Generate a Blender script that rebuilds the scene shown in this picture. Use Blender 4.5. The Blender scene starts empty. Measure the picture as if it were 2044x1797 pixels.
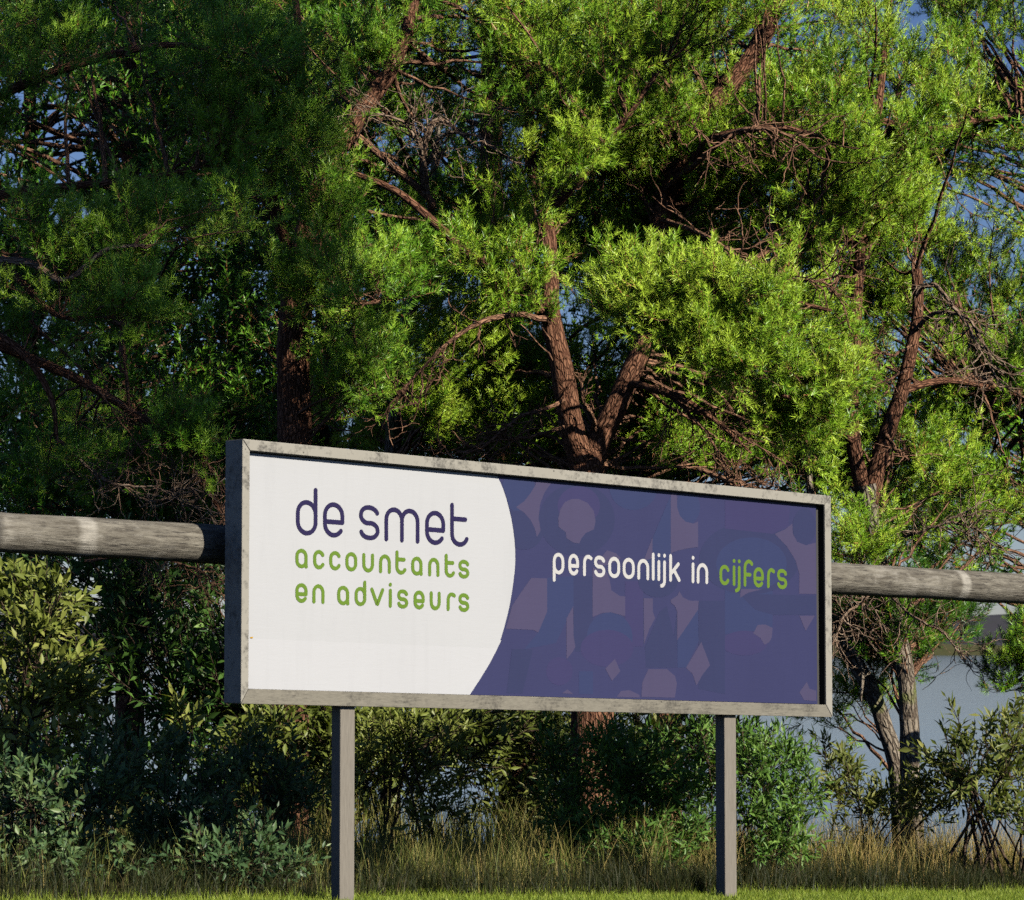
import bpy, math, random
import numpy as np
from mathutils import Vector, Matrix

# ------------------------------------------------------------------ camera, sky, sun
scene = bpy.context.scene
coll = scene.collection
R = math.radians
rng = np.random.default_rng(11)
random.seed(11)

FPX, CX, CY = 5850.0, 1022.0, 898.5          # photo measured on a 2044 px wide copy
HORIZON = 1295.0
PITCH = math.atan((HORIZON - CY) / FPX)
CAM = np.array([0.0, 0.0, 1.46])

cam_d = bpy.data.cameras.new('camera')
cam = bpy.data.objects.new('camera', cam_d)
coll.objects.link(cam)
cam.location = CAM
cam.rotation_euler = (R(90) + PITCH, 0, 0)
cam_d.sensor_fit = 'HORIZONTAL'
cam_d.sensor_width = 36.0
cam_d.lens = FPX / 2044.0 * 36.0
cam_d.clip_start = 0.1
cam_d.clip_end = 20000
cam_d.dof.use_dof = True
cam_d.dof.focus_distance = 21.5
cam_d.dof.aperture_fstop = 9.0
scene.camera = cam

SUN_AZ, SUN_EL = 47.0, 31.0                   # az: degrees to the right of straight behind the camera
to_sun = Vector((math.sin(R(SUN_AZ)) * math.cos(R(SUN_EL)), -math.cos(R(SUN_AZ)) * math.cos(R(SUN_EL)), math.sin(R(SUN_EL))))
world = bpy.data.worlds.new('World')
scene.world = world
world.use_nodes = True
wn = world.node_tree
sky = wn.nodes.new('ShaderNodeTexSky')
sky.sky_type = 'NISHITA'
sky.sun_disc = False
sky.sun_elevation = R(SUN_EL)
sky.sun_rotation = math.atan2(to_sun.x, to_sun.y)
sky.air_density = 1.0
sky.dust_density = 0.0
sky.ozone_density = 4.5
wb = wn.nodes.new('ShaderNodeMix'); wb.data_type = 'RGBA'; wb.blend_type = 'MULTIPLY'
wb.inputs[0].default_value = 1.0
wb.inputs[7].default_value = (0.92, 0.93, 1.16, 1)
wn.links.new(sky.outputs[0], wb.inputs[6])
wn.links.new(wb.outputs[2], wn.nodes['Background'].inputs[0])
wn.nodes['Background'].inputs[1].default_value = 0.042

sun_d = bpy.data.lights.new('sun', 'SUN')
sun_d.energy = 5.0
sun_d.angle = R(0.5)
sun_d.color = (1.0, 0.92, 0.78)
sun = bpy.data.objects.new('sun', sun_d)
coll.objects.link(sun)
sun.rotation_euler = (-to_sun).to_track_quat('-Z', 'Y').to_euler()
sun.location = (12, -6, 14)

vs = scene.view_settings
vs.view_transform = 'Standard'
vs.look = 'None'
vs.exposure = 0.58
vs.gamma = 1.0
vs.use_curve_mapping = False
scene.cycles.max_bounces = 3
scene.cycles.diffuse_bounces = 0
scene.cycles.glossy_bounces = 2
scene.cycles.transmission_bounces = 2
scene.cycles.use_denoising = False
scene.cycles.use_light_tree = False

# ------------------------------------------------------------------ pixel helpers
cp, sp = math.cos(PITCH), math.sin(PITCH)
def ray(px, py):
    a = (np.asarray(px, float) - CX) / FPX
    b = (CY - np.asarray(py, float)) / FPX
    return np.stack([a, cp - sp * b, sp + cp * b], -1)
def P(px, py, y):                              # the point on that line of sight y metres ahead
    d = ray(px, py)
    return CAM + d * (np.asarray(y, float) / d[..., 1])[..., None]
def pix(p):
    q = np.asarray(p) - CAM
    fwd = q[..., 1] * cp + q[..., 2] * sp
    up = -q[..., 1] * sp + q[..., 2] * cp
    return CX + FPX * q[..., 0] / fwd, CY - FPX * up / fwd

# ------------------------------------------------------------------ object helpers
def tag(o, label=None, cat=None, group=None, kind=None):
    if label: o['label'] = label
    if cat: o['category'] = cat
    if group: o['group'] = group
    if kind: o['kind'] = kind
    return o
def empty(name, loc, label, cat, group=None):
    o = bpy.data.objects.new(name, None)
    o.empty_display_size = 0.2
    coll.objects.link(o)
    o.location = Vector(loc)
    return tag(o, label, cat, group)
def mesh_obj(name, verts, faces, mat, parent=None, tri=None, attrs=None, smooth=False, kind=None):
    """verts (N,3) in world space; faces: (M,k) array or list of arrays"""
    verts = np.asarray(verts, np.float32)
    if parent is not None:
        verts = verts - np.array(parent_origin(parent), np.float32)
    me = bpy.data.meshes.new(name)
    if isinstance(faces, np.ndarray):
        faces = [faces]
    me.vertices.add(len(verts))
    me.vertices.foreach_set('co', verts.ravel())
    idx = np.concatenate([f.ravel() for f in faces]).astype(np.int32)
    sizes = np.concatenate([np.full(len(f), f.shape[1], np.int32) for f in faces])
    starts = np.concatenate([[0], np.cumsum(sizes)[:-1]]).astype(np.int32)
    me.loops.add(len(idx))
    me.loops.foreach_set('vertex_index', idx)
    me.polygons.add(len(sizes))
    me.polygons.foreach_set('loop_start', starts)
    me.polygons.foreach_set('loop_total', sizes)
    if smooth:
        me.polygons.foreach_set('use_smooth', np.ones(len(sizes), bool))
    me.update(calc_edges=True)
    for k, v in (attrs or {}).items():
        v = np.asarray(v, np.float32)
        a = me.attributes.new(k, 'FLOAT' if v.ndim == 1 else 'FLOAT_VECTOR', 'POINT')
        a.data.foreach_set('value' if v.ndim == 1 else 'vector', v.ravel())
    me.materials.append(mat)
    o = bpy.data.objects.new(name, me)
    coll.objects.link(o)
    if parent is not None:
        o.parent = parent
    if kind:
        o['kind'] = kind
    return o
def parent_origin(p):
    t = np.zeros(3)
    while p is not None:
        t = t + np.array(p.location)
        p = p.parent
    return t
def poly_obj(name, verts, polys, mat, parent=None, bevel=0.0, kind=None):
    verts = np.asarray(verts, float)
    if parent is not None:
        verts = verts - parent_origin(parent)
    me = bpy.data.meshes.new(name)
    me.from_pydata([tuple(v) for v in verts], [], [tuple(int(i) for i in p) for p in polys])
    me.update()
    me.materials.append(mat)
    o = bpy.data.objects.new(name, me)
    coll.objects.link(o)
    if parent is not None:
        o.parent = parent
    if bevel:
        b = o.modifiers.new('bevel', 'BEVEL')
        b.width = bevel
        b.segments = 2
        b.limit_method = 'ANGLE'
    if kind:
        o['kind'] = kind
    return o

# ------------------------------------------------------------------ materials
def new_mat(name):
    m = bpy.data.materials.new(name)
    m.use_nodes = True
    nt = m.node_tree
    return m, nt, nt.nodes['Principled BSDF']
def N(nt, t, **kw):
    n = nt.nodes.new(t)
    for k, v in kw.items():
        setattr(n, k, v)
    return n
def ramp(nt, fac, stops):
    r = N(nt, 'ShaderNodeValToRGB')
    e = r.color_ramp.elements
    while len(e) < len(stops):
        e.new(0.5)
    for el, (p, c) in zip(e, stops):
        el.position = p
        el.color = (*c, 1) if len(c) == 3 else c
    nt.links.new(fac, r.inputs[0])
    return r.outputs[0]
def noise(nt, vec, scale, detail=4, rough=0.6, dist=0.0):
    n = N(nt, 'ShaderNodeTexNoise')
    n.inputs['Scale'].default_value = scale
    n.inputs['Detail'].default_value = detail
    n.inputs['Roughness'].default_value = rough
    n.inputs['Distortion'].default_value = dist
    if vec is not None:
        nt.links.new(vec, n.inputs['Vector'])
    return n.outputs['Fac']
def scaled(nt, vec, s, rot=(0, 0, 0)):
    m = N(nt, 'ShaderNodeMapping')
    m.inputs['Scale'].default_value = s
    m.inputs['Rotation'].default_value = rot
    nt.links.new(vec, m.inputs[0])
    return m.outputs[0]
def mix(nt, fac, a, b, mode='MIX'):
    m = N(nt, 'ShaderNodeMix', data_type='RGBA', blend_type=mode)
    for sock, v in ((m.inputs[0], fac), (m.inputs[6], a), (m.inputs[7], b)):
        if isinstance(v, (int, float)):
            sock.default_value = v
        elif isinstance(v, tuple):
            sock.default_value = (*v, 1)
        else:
            nt.links.new(v, sock)
    return m.outputs[2]
def mathn(nt, op, a, b=None):
    m = N(nt, 'ShaderNodeMath', operation=op)
    for s, v in zip(m.inputs, (a, b)):
        if v is None: continue
        if isinstance(v, (int, float)): s.default_value = v
        else: nt.links.new(v, s)
    return m.outputs[0]
def bump(nt, bsdf, height, strength, dist=0.02):
    b = N(nt, 'ShaderNodeBump')
    b.inputs['Strength'].default_value = strength
    b.inputs['Distance'].default_value = dist
    nt.links.new(height, b.inputs['Height'])
    nt.links.new(b.outputs[0], bsdf.inputs['Normal'])
def attr(nt, name):
    return N(nt, 'ShaderNodeAttribute', attribute_name=name)
def objco(nt):
    return N(nt, 'ShaderNodeTexCoord').outputs['Object']
def srgb(r, g, b):
    f = lambda c: ((c / 255 + 0.055) / 1.055) ** 2.4 if c > 10 else c / 255 / 12.92
    return tuple(f(c) / 2.06 for c in (r, g, b))

def leafy(name, dark, mid, tip, stem, transl=0.3, rough=0.45, spec=0.4):
    """foliage: attribute tint 0..1 goes from old to young green, 2 is the woody stem"""
    m, nt, b = new_mat(name)
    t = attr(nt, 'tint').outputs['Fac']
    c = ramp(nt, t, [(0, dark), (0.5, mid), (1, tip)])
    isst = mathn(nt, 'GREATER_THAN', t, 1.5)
    c = mix(nt, isst, c, stem)
    nt.links.new(c, b.inputs['Base Color'])
    b.inputs['Roughness'].default_value = rough
    b.inputs['Specular IOR Level'].default_value = spec
    tr = N(nt, 'ShaderNodeBsdfTranslucent')
    tc = mix(nt, 1.0, c, (1.15, 1.25, 0.5), 'MULTIPLY')
    nt.links.new(tc, tr.inputs[0])
    mx = N(nt, 'ShaderNodeMixShader')
    mx.inputs[0].default_value = transl
    nt.links.new(b.outputs[0], mx.inputs[1])
    nt.links.new(tr.outputs[0], mx.inputs[2])
    nt.links.new(mx.outputs[0], nt.nodes['Material Output'].inputs[0])
    return m
MAT = {}
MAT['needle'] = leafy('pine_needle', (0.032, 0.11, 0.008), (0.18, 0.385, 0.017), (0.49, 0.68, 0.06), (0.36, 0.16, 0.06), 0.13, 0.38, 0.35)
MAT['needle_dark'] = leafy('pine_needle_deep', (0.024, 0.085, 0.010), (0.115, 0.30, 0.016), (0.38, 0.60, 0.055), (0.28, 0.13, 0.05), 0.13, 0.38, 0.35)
MAT['leaf_olive'] = leafy('leaf_olive', (0.08, 0.11, 0.022), (0.19, 0.23, 0.045), (0.34, 0.36, 0.10), (0.16, 0.09, 0.05), 0.25, 0.42, 0.3)
MAT['leaf_blue'] = leafy('leaf_blue_green', (0.03, 0.07, 0.03), (0.075, 0.14, 0.055), (0.18, 0.25, 0.09), (0.12, 0.07, 0.05), 0.2, 0.42, 0.3)
MAT['leaf_green'] = leafy('leaf_fresh_green', (0.035, 0.09, 0.02), (0.095, 0.20, 0.035), (0.20, 0.33, 0.07), (0.14, 0.10, 0.05), 0.25, 0.42, 0.3)
MAT['leaf_brown'] = leafy('leaf_bronze_green', (0.05, 0.075, 0.018), (0.12, 0.15, 0.03), (0.28, 0.28, 0.08), (0.07, 0.045, 0.035), 0.25, 0.42, 0.3)
MAT['reed'] = leafy('reed_blade', (0.10, 0.15, 0.025), (0.31, 0.27, 0.085), (0.58, 0.40, 0.16), (0.15, 0.10, 0.05), 0.25, 0.55, 0.25)
MAT['lawn_blade'] = leafy('lawn_blade', (0.11, 0.17, 0.015), (0.24, 0.33, 0.035), (0.42, 0.45, 0.09), (0.2, 0.2, 0.1), 0.3, 0.5, 0.3)

def bark(name, plate, crack, moss=None, scale=1.0):
    m, nt, b = new_mat(name)
    v = attr(nt, 'bark').outputs['Vector']
    s1 = scaled(nt, v, (26 * scale, 26 * scale, 6 * scale))
    vor = N(nt, 'ShaderNodeTexVoronoi', feature='DISTANCE_TO_EDGE')
    warp = N(nt, 'ShaderNodeVectorMath', operation='ADD')
    nz = N(nt, 'ShaderNodeTexNoise'); nz.inputs['Scale'].default_value = 9
    nt.links.new(v, nz.inputs['Vector'])
    sc = N(nt, 'ShaderNodeVectorMath', operation='SCALE'); sc.inputs['Scale'].default_value = 1.6
    nt.links.new(nz.outputs['Color'], sc.inputs[0])
    nt.links.new(s1, warp.inputs[0]); nt.links.new(sc.outputs[0], warp.inputs[1])
    nt.links.new(warp.outputs[0], vor.inputs['Vector'])
    vor.inputs['Scale'].default_value = 1.0
    edge = ramp(nt, vor.outputs['Distance'], [(0.0, (0, 0, 0)), (0.22, (1, 1, 1))])
    fine = noise(nt, scaled(nt, v, (60, 60, 14)), 1.0, 5)
    big = noise(nt, v, 3.0, 3)
    pc = mix(nt, big, tuple(x * 0.75 for x in plate), tuple(min(1, x * 1.3) for x in plate))
    pc = mix(nt, fine, tuple(x * 0.5 for x in plate), pc)
    c = mix(nt, edge, crack, pc)
    if moss:
        mk = ramp(nt, noise(nt, v, 2.2, 4), [(0.56, (0, 0, 0)), (0.66, (1, 1, 1))])
        c = mix(nt, mk, c, moss)
    nt.links.new(c, b.inputs['Base Color'])
    b.inputs['Roughness'].default_value = 0.9
    b.inputs['Specular IOR Level'].default_value = 0.15
    h = mathn(nt, 'ADD', edge, mathn(nt, 'MULTIPLY', fine, 0.6))
    bump(nt, b, h, 0.9, 0.02)
    return m
MAT['bark_red'] = bark('bark_red_brown', (0.30, 0.15, 0.09), (0.085, 0.036, 0.022), None, 1.7)
MAT['bark_grey'] = bark('bark_grey', (0.33, 0.28, 0.22), (0.08, 0.06, 0.045), (0.13, 0.15, 0.05))
MAT['bark_pale'] = bark('bark_pale_dead', (0.40, 0.30, 0.22), (0.18, 0.11, 0.075), None, 1.6)
MAT['bark_twig'] = bark('bark_twig', (0.38, 0.21, 0.13), (0.16, 0.085, 0.055), None, 1.6)
MAT['bark_stem'] = bark('bark_shrub_stem', (0.16, 0.11, 0.075), (0.05, 0.035, 0.025), None, 1.6)

def weathered(name, base, dirt, amount=0.5, grain=None, spots=True):
    m, nt, b = new_mat(name)
    o = objco(nt)
    n1 = noise(nt, o, 3.5, 6, 0.7)
    n2 = noise(nt, scaled(nt, o, grain or (1, 1, 1)), 14.0, 8, 0.75)
    n3 = noise(nt, o, 60.0, 3, 0.6)
    k = mathn(nt, 'ADD', mathn(nt, 'MULTIPLY', n1, 0.55), mathn(nt, 'MULTIPLY', n2, 0.45))
    patch = ramp(nt, k, [(0.46 + 0.1 * (1 - amount), (0, 0, 0)), (0.56 + 0.1 * (1 - amount), (1, 1, 1))])
    fleck = ramp(nt, n3, [(0.30, (0.15, 0.15, 0.15)), (0.62, (1, 1, 1))])
    fac = mathn(nt, 'MULTIPLY', patch, fleck)
    base_v = mix(nt, n1, tuple(x * 0.82 for x in base), tuple(min(1, x * 1.12) for x in base))
    if grain:
        g = noise(nt, scaled(nt, o, grain), 40.0, 4, 0.7)
        base_v = mix(nt, ramp(nt, g, [(0.35, (0, 0, 0)), (0.7, (1, 1, 1))]), tuple(x * 0.68 for x in base), base_v)
    c = mix(nt, mathn(nt, 'MULTIPLY', fac, 0.9), base_v, dirt)
    if spots:
        vv = N(nt, 'ShaderNodeTexVoronoi'); vv.inputs['Scale'].default_value = 9.0
        nt.links.new(o, vv.inputs['Vector'])
        sp_ = ramp(nt, vv.outputs['Distance'], [(0.035, (1, 1, 1)), (0.06, (0, 0, 0))])
        c = mix(nt, mathn(nt, 'MULTIPLY', sp_, 0.8), c, tuple(x * 0.4 for x in dirt))
    nt.links.new(c, b.inputs['Base Color'])
    b.inputs['Roughness'].default_value = 0.75
    b.inputs['Specular IOR Level'].default_value = 0.25
    bump(nt, b, n2, 0.25, 0.004)
    return m
MAT['frame'] = weathered('frame_weathered_paint', (0.275, 0.264, 0.232), (0.075, 0.072, 0.066), 0.70)
MAT['frame_low'] = weathered('frame_worn_timber', (0.215, 0.202, 0.168), (0.06, 0.056, 0.05), 0.88, (0.6, 0.6, 5.0))
MAT['post'] = weathered('post_grey_timber', (0.215, 0.197, 0.170), (0.14, 0.125, 0.105), 0.5, (5, 5, 0.22), False)
MAT['dark_back'] = weathered('panel_back', (0.05, 0.05, 0.05), (0.03, 0.03, 0.03), 0.4, None, False)

def paper(name, col, var=0.06):
    m, nt, b = new_mat(name)
    o = objco(nt)
    n1 = noise(nt, o, 1.7, 4, 0.6)
    n2 = noise(nt, o, 160.0, 2, 0.5)
    k = mathn(nt, 'ADD', mathn(nt, 'MULTIPLY', n1, 0.7), mathn(nt, 'MULTIPLY', n2, 0.3))
    c = mix(nt, k, tuple(x * (1 - var) for x in col), tuple(min(1, x * (1 + var)) for x in col))
    st_ = noise(nt, scaled(nt, o, (7, 7, 0.7)), 2.0, 5, 0.65)
    c = mix(nt, mathn(nt, 'MULTIPLY', ramp(nt, st_, [(0.52, (0, 0, 0)), (0.75, (1, 1, 1))]), 0.10), c, tuple(x * 0.6 for x in col))
    nt.links.new(c, b.inputs['Base Color'])
    b.inputs['Roughness'].default_value = 0.5
    b.inputs['Specular IOR Level'].default_value = 0.2
    wr = noise(nt, scaled(nt, o, (2.0, 2.0, 9.0)), 5.0, 6, 0.6, 0.8)
    bump(nt, b, wr, 0.12, 0.006)
    return m
MAT['white'] = paper('poster_white', (0.376, 0.388, 0.410))
MAT['white2'] = paper('poster_white_fresh', (0.389, 0.400, 0.425))
MAT['navy'] = paper('poster_navy', srgb(68, 71, 118), 0.12)
MAT['navy_blue'] = paper('poster_navy_blue', srgb(64, 74, 121), 0.12)
MAT['navy_deep'] = paper('poster_navy_deep', srgb(63, 69, 113), 0.12)
MAT['navy_plum'] = paper('poster_plum', srgb(72, 70, 119), 0.12)
MAT['mauve'] = paper('poster_mauve', srgb(91, 86, 124), 0.10)
MAT['ink_navy'] = paper('ink_navy', srgb(48, 40, 92), 0.08)
MAT['ink_green'] = paper('ink_green', srgb(122, 160, 56), 0.08)
MAT['ink_white'] = paper('ink_white', (0.394, 0.394, 0.398), 0.04)
MAT['ink_yellow'] = paper('ink_yellow', srgb(232, 180, 30), 0.04)

def log_mat():
    m, nt, b = new_mat('log_weathered')
    v = attr(nt, 'bark').outputs['Vector']                  # x,y round the log, z along it in metres
    sep = N(nt, 'ShaderNodeSeparateXYZ'); nt.links.new(v, sep.inputs[0])
    g = noise(nt, scaled(nt, v, (9, 9, 1.3)), 3.0, 7, 0.7)
    g2 = noise(nt, scaled(nt, v, (40, 40, 4)), 2.0, 5, 0.75)
    big = noise(nt, v, 2.3, 5, 0.65)
    c = mix(nt, ramp(nt, g, [(0.35, (0, 0, 0)), (0.68, (1, 1, 1))]), (0.075, 0.066, 0.053), (0.233, 0.218, 0.184))
    c = mix(nt, ramp(nt, g2, [(0.52, (0, 0, 0)), (0.60, (1, 1, 1))]), c, (0.05, 0.045, 0.04))
    pal = ramp(nt, mathn(nt, 'ADD', mathn(nt, 'MULTIPLY', big, 0.6), mathn(nt, 'MULTIPLY', g2, 0.4)), [(0.53, (0, 0, 0)), (0.60, (1, 1, 1))])
    c = mix(nt, mathn(nt, 'MULTIPLY', pal, 0.75), c, (0.295, 0.278, 0.242))
    jit = mathn(nt, 'MULTIPLY', mathn(nt, 'SUBTRACT', big, 0.5), 0.12)
    zz = mathn(nt, 'ADD', sep.outputs['Z'], jit)
    for z0, w in LOG_BANDS:
        d = mathn(nt, 'ABSOLUTE', mathn(nt, 'SUBTRACT', zz, z0))
        bd = ramp(nt, d, [(w * 0.55, (1, 1, 1)), (w * 1.2, (0, 0, 0))])
        c = mix(nt, mathn(nt, 'MULTIPLY', mathn(nt, 'MULTIPLY', bd, ramp(nt, g, [(0.3, (0.25, 0.25, 0.25)), (0.6, (1, 1, 1))])), 0.8), c, (0.376, 0.358, 0.318))
    nt.links.new(c, b.inputs['Base Color'])
    b.inputs['Roughness'].default_value = 0.85
    b.inputs['Specular IOR Level'].default_value = 0.2
    bump(nt, b, mathn(nt, 'ADD', g, mathn(nt, 'MULTIPLY', g2, -1.0)), 0.7, 0.014)
    return m

def ground_mat(name, cols, scale=3.0):
    m, nt, b = new_mat(name)
    o = objco(nt)
    n1 = noise(nt, o, scale, 6, 0.7)
    n2 = noise(nt, o, scale * 12, 4, 0.7)
    k = mathn(nt, 'ADD', mathn(nt, 'MULTIPLY', n1, 0.6), mathn(nt, 'MULTIPLY', n2, 0.4))
    c = ramp(nt, k, [(0.35, cols[0]), (0.5, cols[1]), (0.65, cols[2])])
    nt.links.new(c, b.inputs['Base Color'])
    b.inputs['Roughness'].default_value = 0.95
    b.inputs['Specular IOR Level'].default_value = 0.1
    bump(nt, b, n2, 0.6, 0.03)
    return m
MAT['ground'] = ground_mat('ground_litter', ((0.03, 0.025, 0.012), (0.055, 0.05, 0.02), (0.09, 0.075, 0.035)))
MAT['lawn'] = ground_mat('lawn_turf', ((0.06, 0.10, 0.012), (0.10, 0.155, 0.018), (0.15, 0.19, 0.03)), 5.0)
MAT['hill'] = ground_mat('hazy_hill', ((0.033, 0.033, 0.042), (0.052, 0.048, 0.058), (0.042, 0.05, 0.036)), 0.012)  # distance haze mixed into the hill's own colour
MAT['shore'] = ground_mat('marsh_shore', ((0.045, 0.05, 0.018), (0.07, 0.07, 0.028), (0.09, 0.08, 0.035)), 0.03)

def water_mat():
    m, nt, b = new_mat('lake_water')
    b.inputs['Base Color'].default_value = (0.035, 0.05, 0.085, 1)
    b.inputs['Roughness'].default_value = 0.08
    b.inputs['IOR'].default_value = 1.33
    o = objco(nt)
    w = noise(nt, scaled(nt, o, (0.5, 1.6, 1)), 1.6, 4, 0.6)
    w2 = noise(nt, scaled(nt, o, (0.02, 0.09, 1)), 1.0, 3, 0.6)
    bump(nt, b, mathn(nt, 'ADD', w, mathn(nt, 'MULTIPLY', w2, 2.0)), 0.12, 0.06)
    return m
MAT['water'] = water_mat()

# ------------------------------------------------------------------ the sign's own axes
BL, BR = P(481, 1405, 16.6), P(1662, 1432, 19.85)
TLz, TRz = P(487, 876, 16.6)[2], P(1657, 990, 19.85)[2]
hd = np.array([BR[0] - BL[0], BR[1] - BL[1]])
SW = float(np.hypot(*hd))
U = np.array([hd[0] / SW, hd[1] / SW, 0.0])
NB = np.array([-U[1], U[0], 0.0])                    # horizontal, away from the camera, square to the sign
O2 = np.array([BL[0], BL[1], 0.0])
def along(p): return (np.asarray(p)[..., :2] - O2[:2]) @ U[:2]
def behind(p): return (np.asarray(p)[..., :2] - O2[:2]) @ NB[:2]
def S(u, n, z): return O2 + U * u + NB * n + np.array([0, 0, z])
SLOPE = (BR[2] - BL[2]) / SW
def ground_z(x, y):
    x = np.asarray(x, float); y = np.asarray(y, float)
    u = (x - O2[0]) * U[0] + (y - O2[1]) * U[1]
    z = 0.0 - 9.0 * np.tanh((u - 0.65) * 0.047 / 9.0)
    z = np.clip(z, -0.5, 0.35)
    t = np.clip((y - 26.5) / 13.0, 0, 1)
    z = z * (1 - t) + (-3.4) * (t * t * (3 - 2 * t)) + 0
    z = z + 0.03 * np.sin(x * 1.3 + 0.4 * y) * np.sin(y * 0.9) * np.clip((behind(np.stack([x, y], -1)) - 0.6), 0, 1)
    return z
print('sign width', SW, 'yaw', math.degrees(math.atan2(hd[1], hd[0])), 'heights', BL, BR, TLz, TRz, 'slope', SLOPE)

# ------------------------------------------------------------------ setting: ground, lawn, lake, far shore, hill
def grid(xs, ys, zf):
    X, Y = np.meshgrid(xs, ys)
    v = np.stack([X, Y, zf(X, Y)], -1).reshape(-1, 3)
    nx, ny = len(xs), len(ys)
    i = np.arange(nx * ny).reshape(ny, nx)
    f = np.stack([i[:-1, :-1], i[:-1, 1:], i[1:, 1:], i[1:, :-1]], -1).reshape(-1, 4)
    return v, f
gx = np.concatenate([np.linspace(-400, -14, 24), np.linspace(-13, 13, 105), np.linspace(14, 400, 24)])
gy = np.concatenate([np.linspace(-400, 8, 24), np.linspace(8.5, 46, 130)])
v, f = grid(gx, gy, ground_z)
tag(mesh_obj('ground', v, f, MAT['ground'], smooth=True), 'dark leaf litter ground under the pines by the lake', 'ground', kind='structure')

LAWN_N = 0.34
def lawn_edge(u): return LAWN_N + 0.06 * np.sin(u * 1.7) + 0.04 * np.sin(u * 4.3 + 1)
us = np.linspace(-30, 40, 240)
ns = np.linspace(0, 1, 40)
UU, TT = np.meshgrid(us, ns)
nn = -30 + (lawn_edge(UU) + 30) * TT ** 0.3
pts = O2 + UU[..., None] * U + nn[..., None] * NB
pts[..., 2] = ground_z(pts[..., 0], pts[..., 1]) + 0.006
i = np.arange(UU.size).reshape(UU.shape)
f = np.stack([i[:-1, :-1], i[:-1, 1:], i[1:, 1:], i[1:, :-1]], -1).reshape(-1, 4)
tag(mesh_obj('lawn', pts.reshape(-1, 3), f, MAT['lawn'], smooth=True), 'mown sunlit lawn in front of the sign', 'lawn', kind='structure')

LAKE_Z = -2.6
v = np.array([[-3500, 30, LAKE_Z], [3500, 30, LAKE_Z], [3500, 2600, LAKE_Z], [-3500, 2600, LAKE_Z]], float)
tag(mesh_obj('lake', v, np.array([[0, 1, 2, 3]]), MAT['water']), 'still blue grey lake water behind the trees', 'water', kind='structure')
hx = np.linspace(-3200, 3200, 160)
hy = np.linspace(1750, 1960, 10)
def shore_z(x, y): return LAKE_Z - 0.5 + 9.5 * np.clip((y - 1750) / 60, 0, 1) * (0.75 + 0.25 * np.sin(x * 0.011))
v, f = grid(hx, hy, shore_z)
tag(mesh_obj('shore', v, f, MAT['shore'], smooth=True), 'olive marshy far shore of the lake', 'shore', kind='structure')
hy = np.linspace(1900, 3600, 40)
hr = np.random.default_rng(3)
ph = hr.uniform(0, 6, 8)
def hill_z(x, y):
    t = np.clip((y - 1900) / 700, 0, 1)
    h = 27 + 5 * np.sin(x / 310 + ph[0]) + 2.5 * np.sin(x / 95 + ph[1]) + 1.2 * np.sin(x / 31 + ph[2]) + 0.8 * np.sin(x / 13 + ph[3] + y * 0.01)
    return LAKE_Z + 3 + h * t * t * (3 - 2 * t)
v, f = grid(np.linspace(-3200, 3200, 420), hy, hill_z)
tag(mesh_obj('hill', v, f, MAT['hill'], smooth=True), 'low hill across the lake, distant haze put into its purple grey colour', 'hill', kind='structure')

# ------------------------------------------------------------------ tubes
def catmull(pts, n):
    p = np.asarray(pts, float)
    if len(p) == 2:
        t = np.linspace(0, 1, n)[:, None]
        return p[0] * (1 - t) + p[1] * t
    q = np.vstack([2 * p[0] - p[1], p, 2 * p[-1] - p[-2]])
    m = len(p) - 1
    out = []
    for s in np.linspace(0, m - 1e-6, n):
        k = int(s); t = s - k
        a, b, c, d = q[k], q[k + 1], q[k + 2], q[k + 3]
        out.append(0.5 * (2 * b + (c - a) * t + (2 * a - 5 * b + 4 * c - d) * t * t + (3 * b - a - 3 * c + d) * t ** 3))
    return np.array(out)
def tubes(paths, radii, sides, wob=0.0):
    """paths (T,K,3), radii (T,K) -> verts, quads, bark coords"""
    paths = np.asarray(paths, float); radii = np.asarray(radii, float)
    T, K, _ = paths.shape
    tan = np.gradient(paths, axis=1)
    tan /= np.linalg.norm(tan, axis=-1, keepdims=True) + 1e-9
    ref = np.array([0.21, 0.93, 0.30]) / np.linalg.norm([0.21, 0.93, 0.30])
    b1 = np.cross(tan, ref); b1 /= np.linalg.norm(b1, axis=-1, keepdims=True) + 1e-6
    b2 = np.cross(tan, b1)
    a = np.linspace(0, 2 * np.pi, sides, endpoint=False)
    rr = radii[..., None] * np.ones(sides)
    if wob:
        seg = np.linalg.norm(np.diff(paths, axis=1), axis=-1)
        L = np.concatenate([np.zeros((T, 1)), np.cumsum(seg, 1)], 1)[..., None]
        rr = rr * (1 + wob * (np.sin(3 * a + 3.1 * L) * 0.5 + np.sin(5 * a - 7 * L + 1) * 0.4 + np.sin(2 * a + 11 * L) * 0.35) + wob * 0.5 * rng.normal(size=rr.shape))
    c, s = np.cos(a), np.sin(a)
    V = paths[:, :, None, :] + rr[..., None] * (c[:, None] * b1[:, :, None, :] + s[:, None] * b2[:, :, None, :])
    seg = np.linalg.norm(np.diff(paths, axis=1), axis=-1)
    L = np.concatenate([np.zeros((T, 1)), np.cumsum(seg, 1)], 1)
    B = np.stack([rr * c, rr * s, np.broadcast_to(L[..., None], rr.shape)], -1)
    B = B + (np.arange(T) * 0.37)[:, None, None, None]
    i = np.arange(T * K * sides).reshape(T, K, sides)
    nx = np.roll(i, -1, 2)
    f = np.stack([i[:, :-1], nx[:, :-1], nx[:, 1:], i[:, 1:]], -1).reshape(-1, 4)
    return V.reshape(-1, 3), f, B.reshape(-1, 3)
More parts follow.
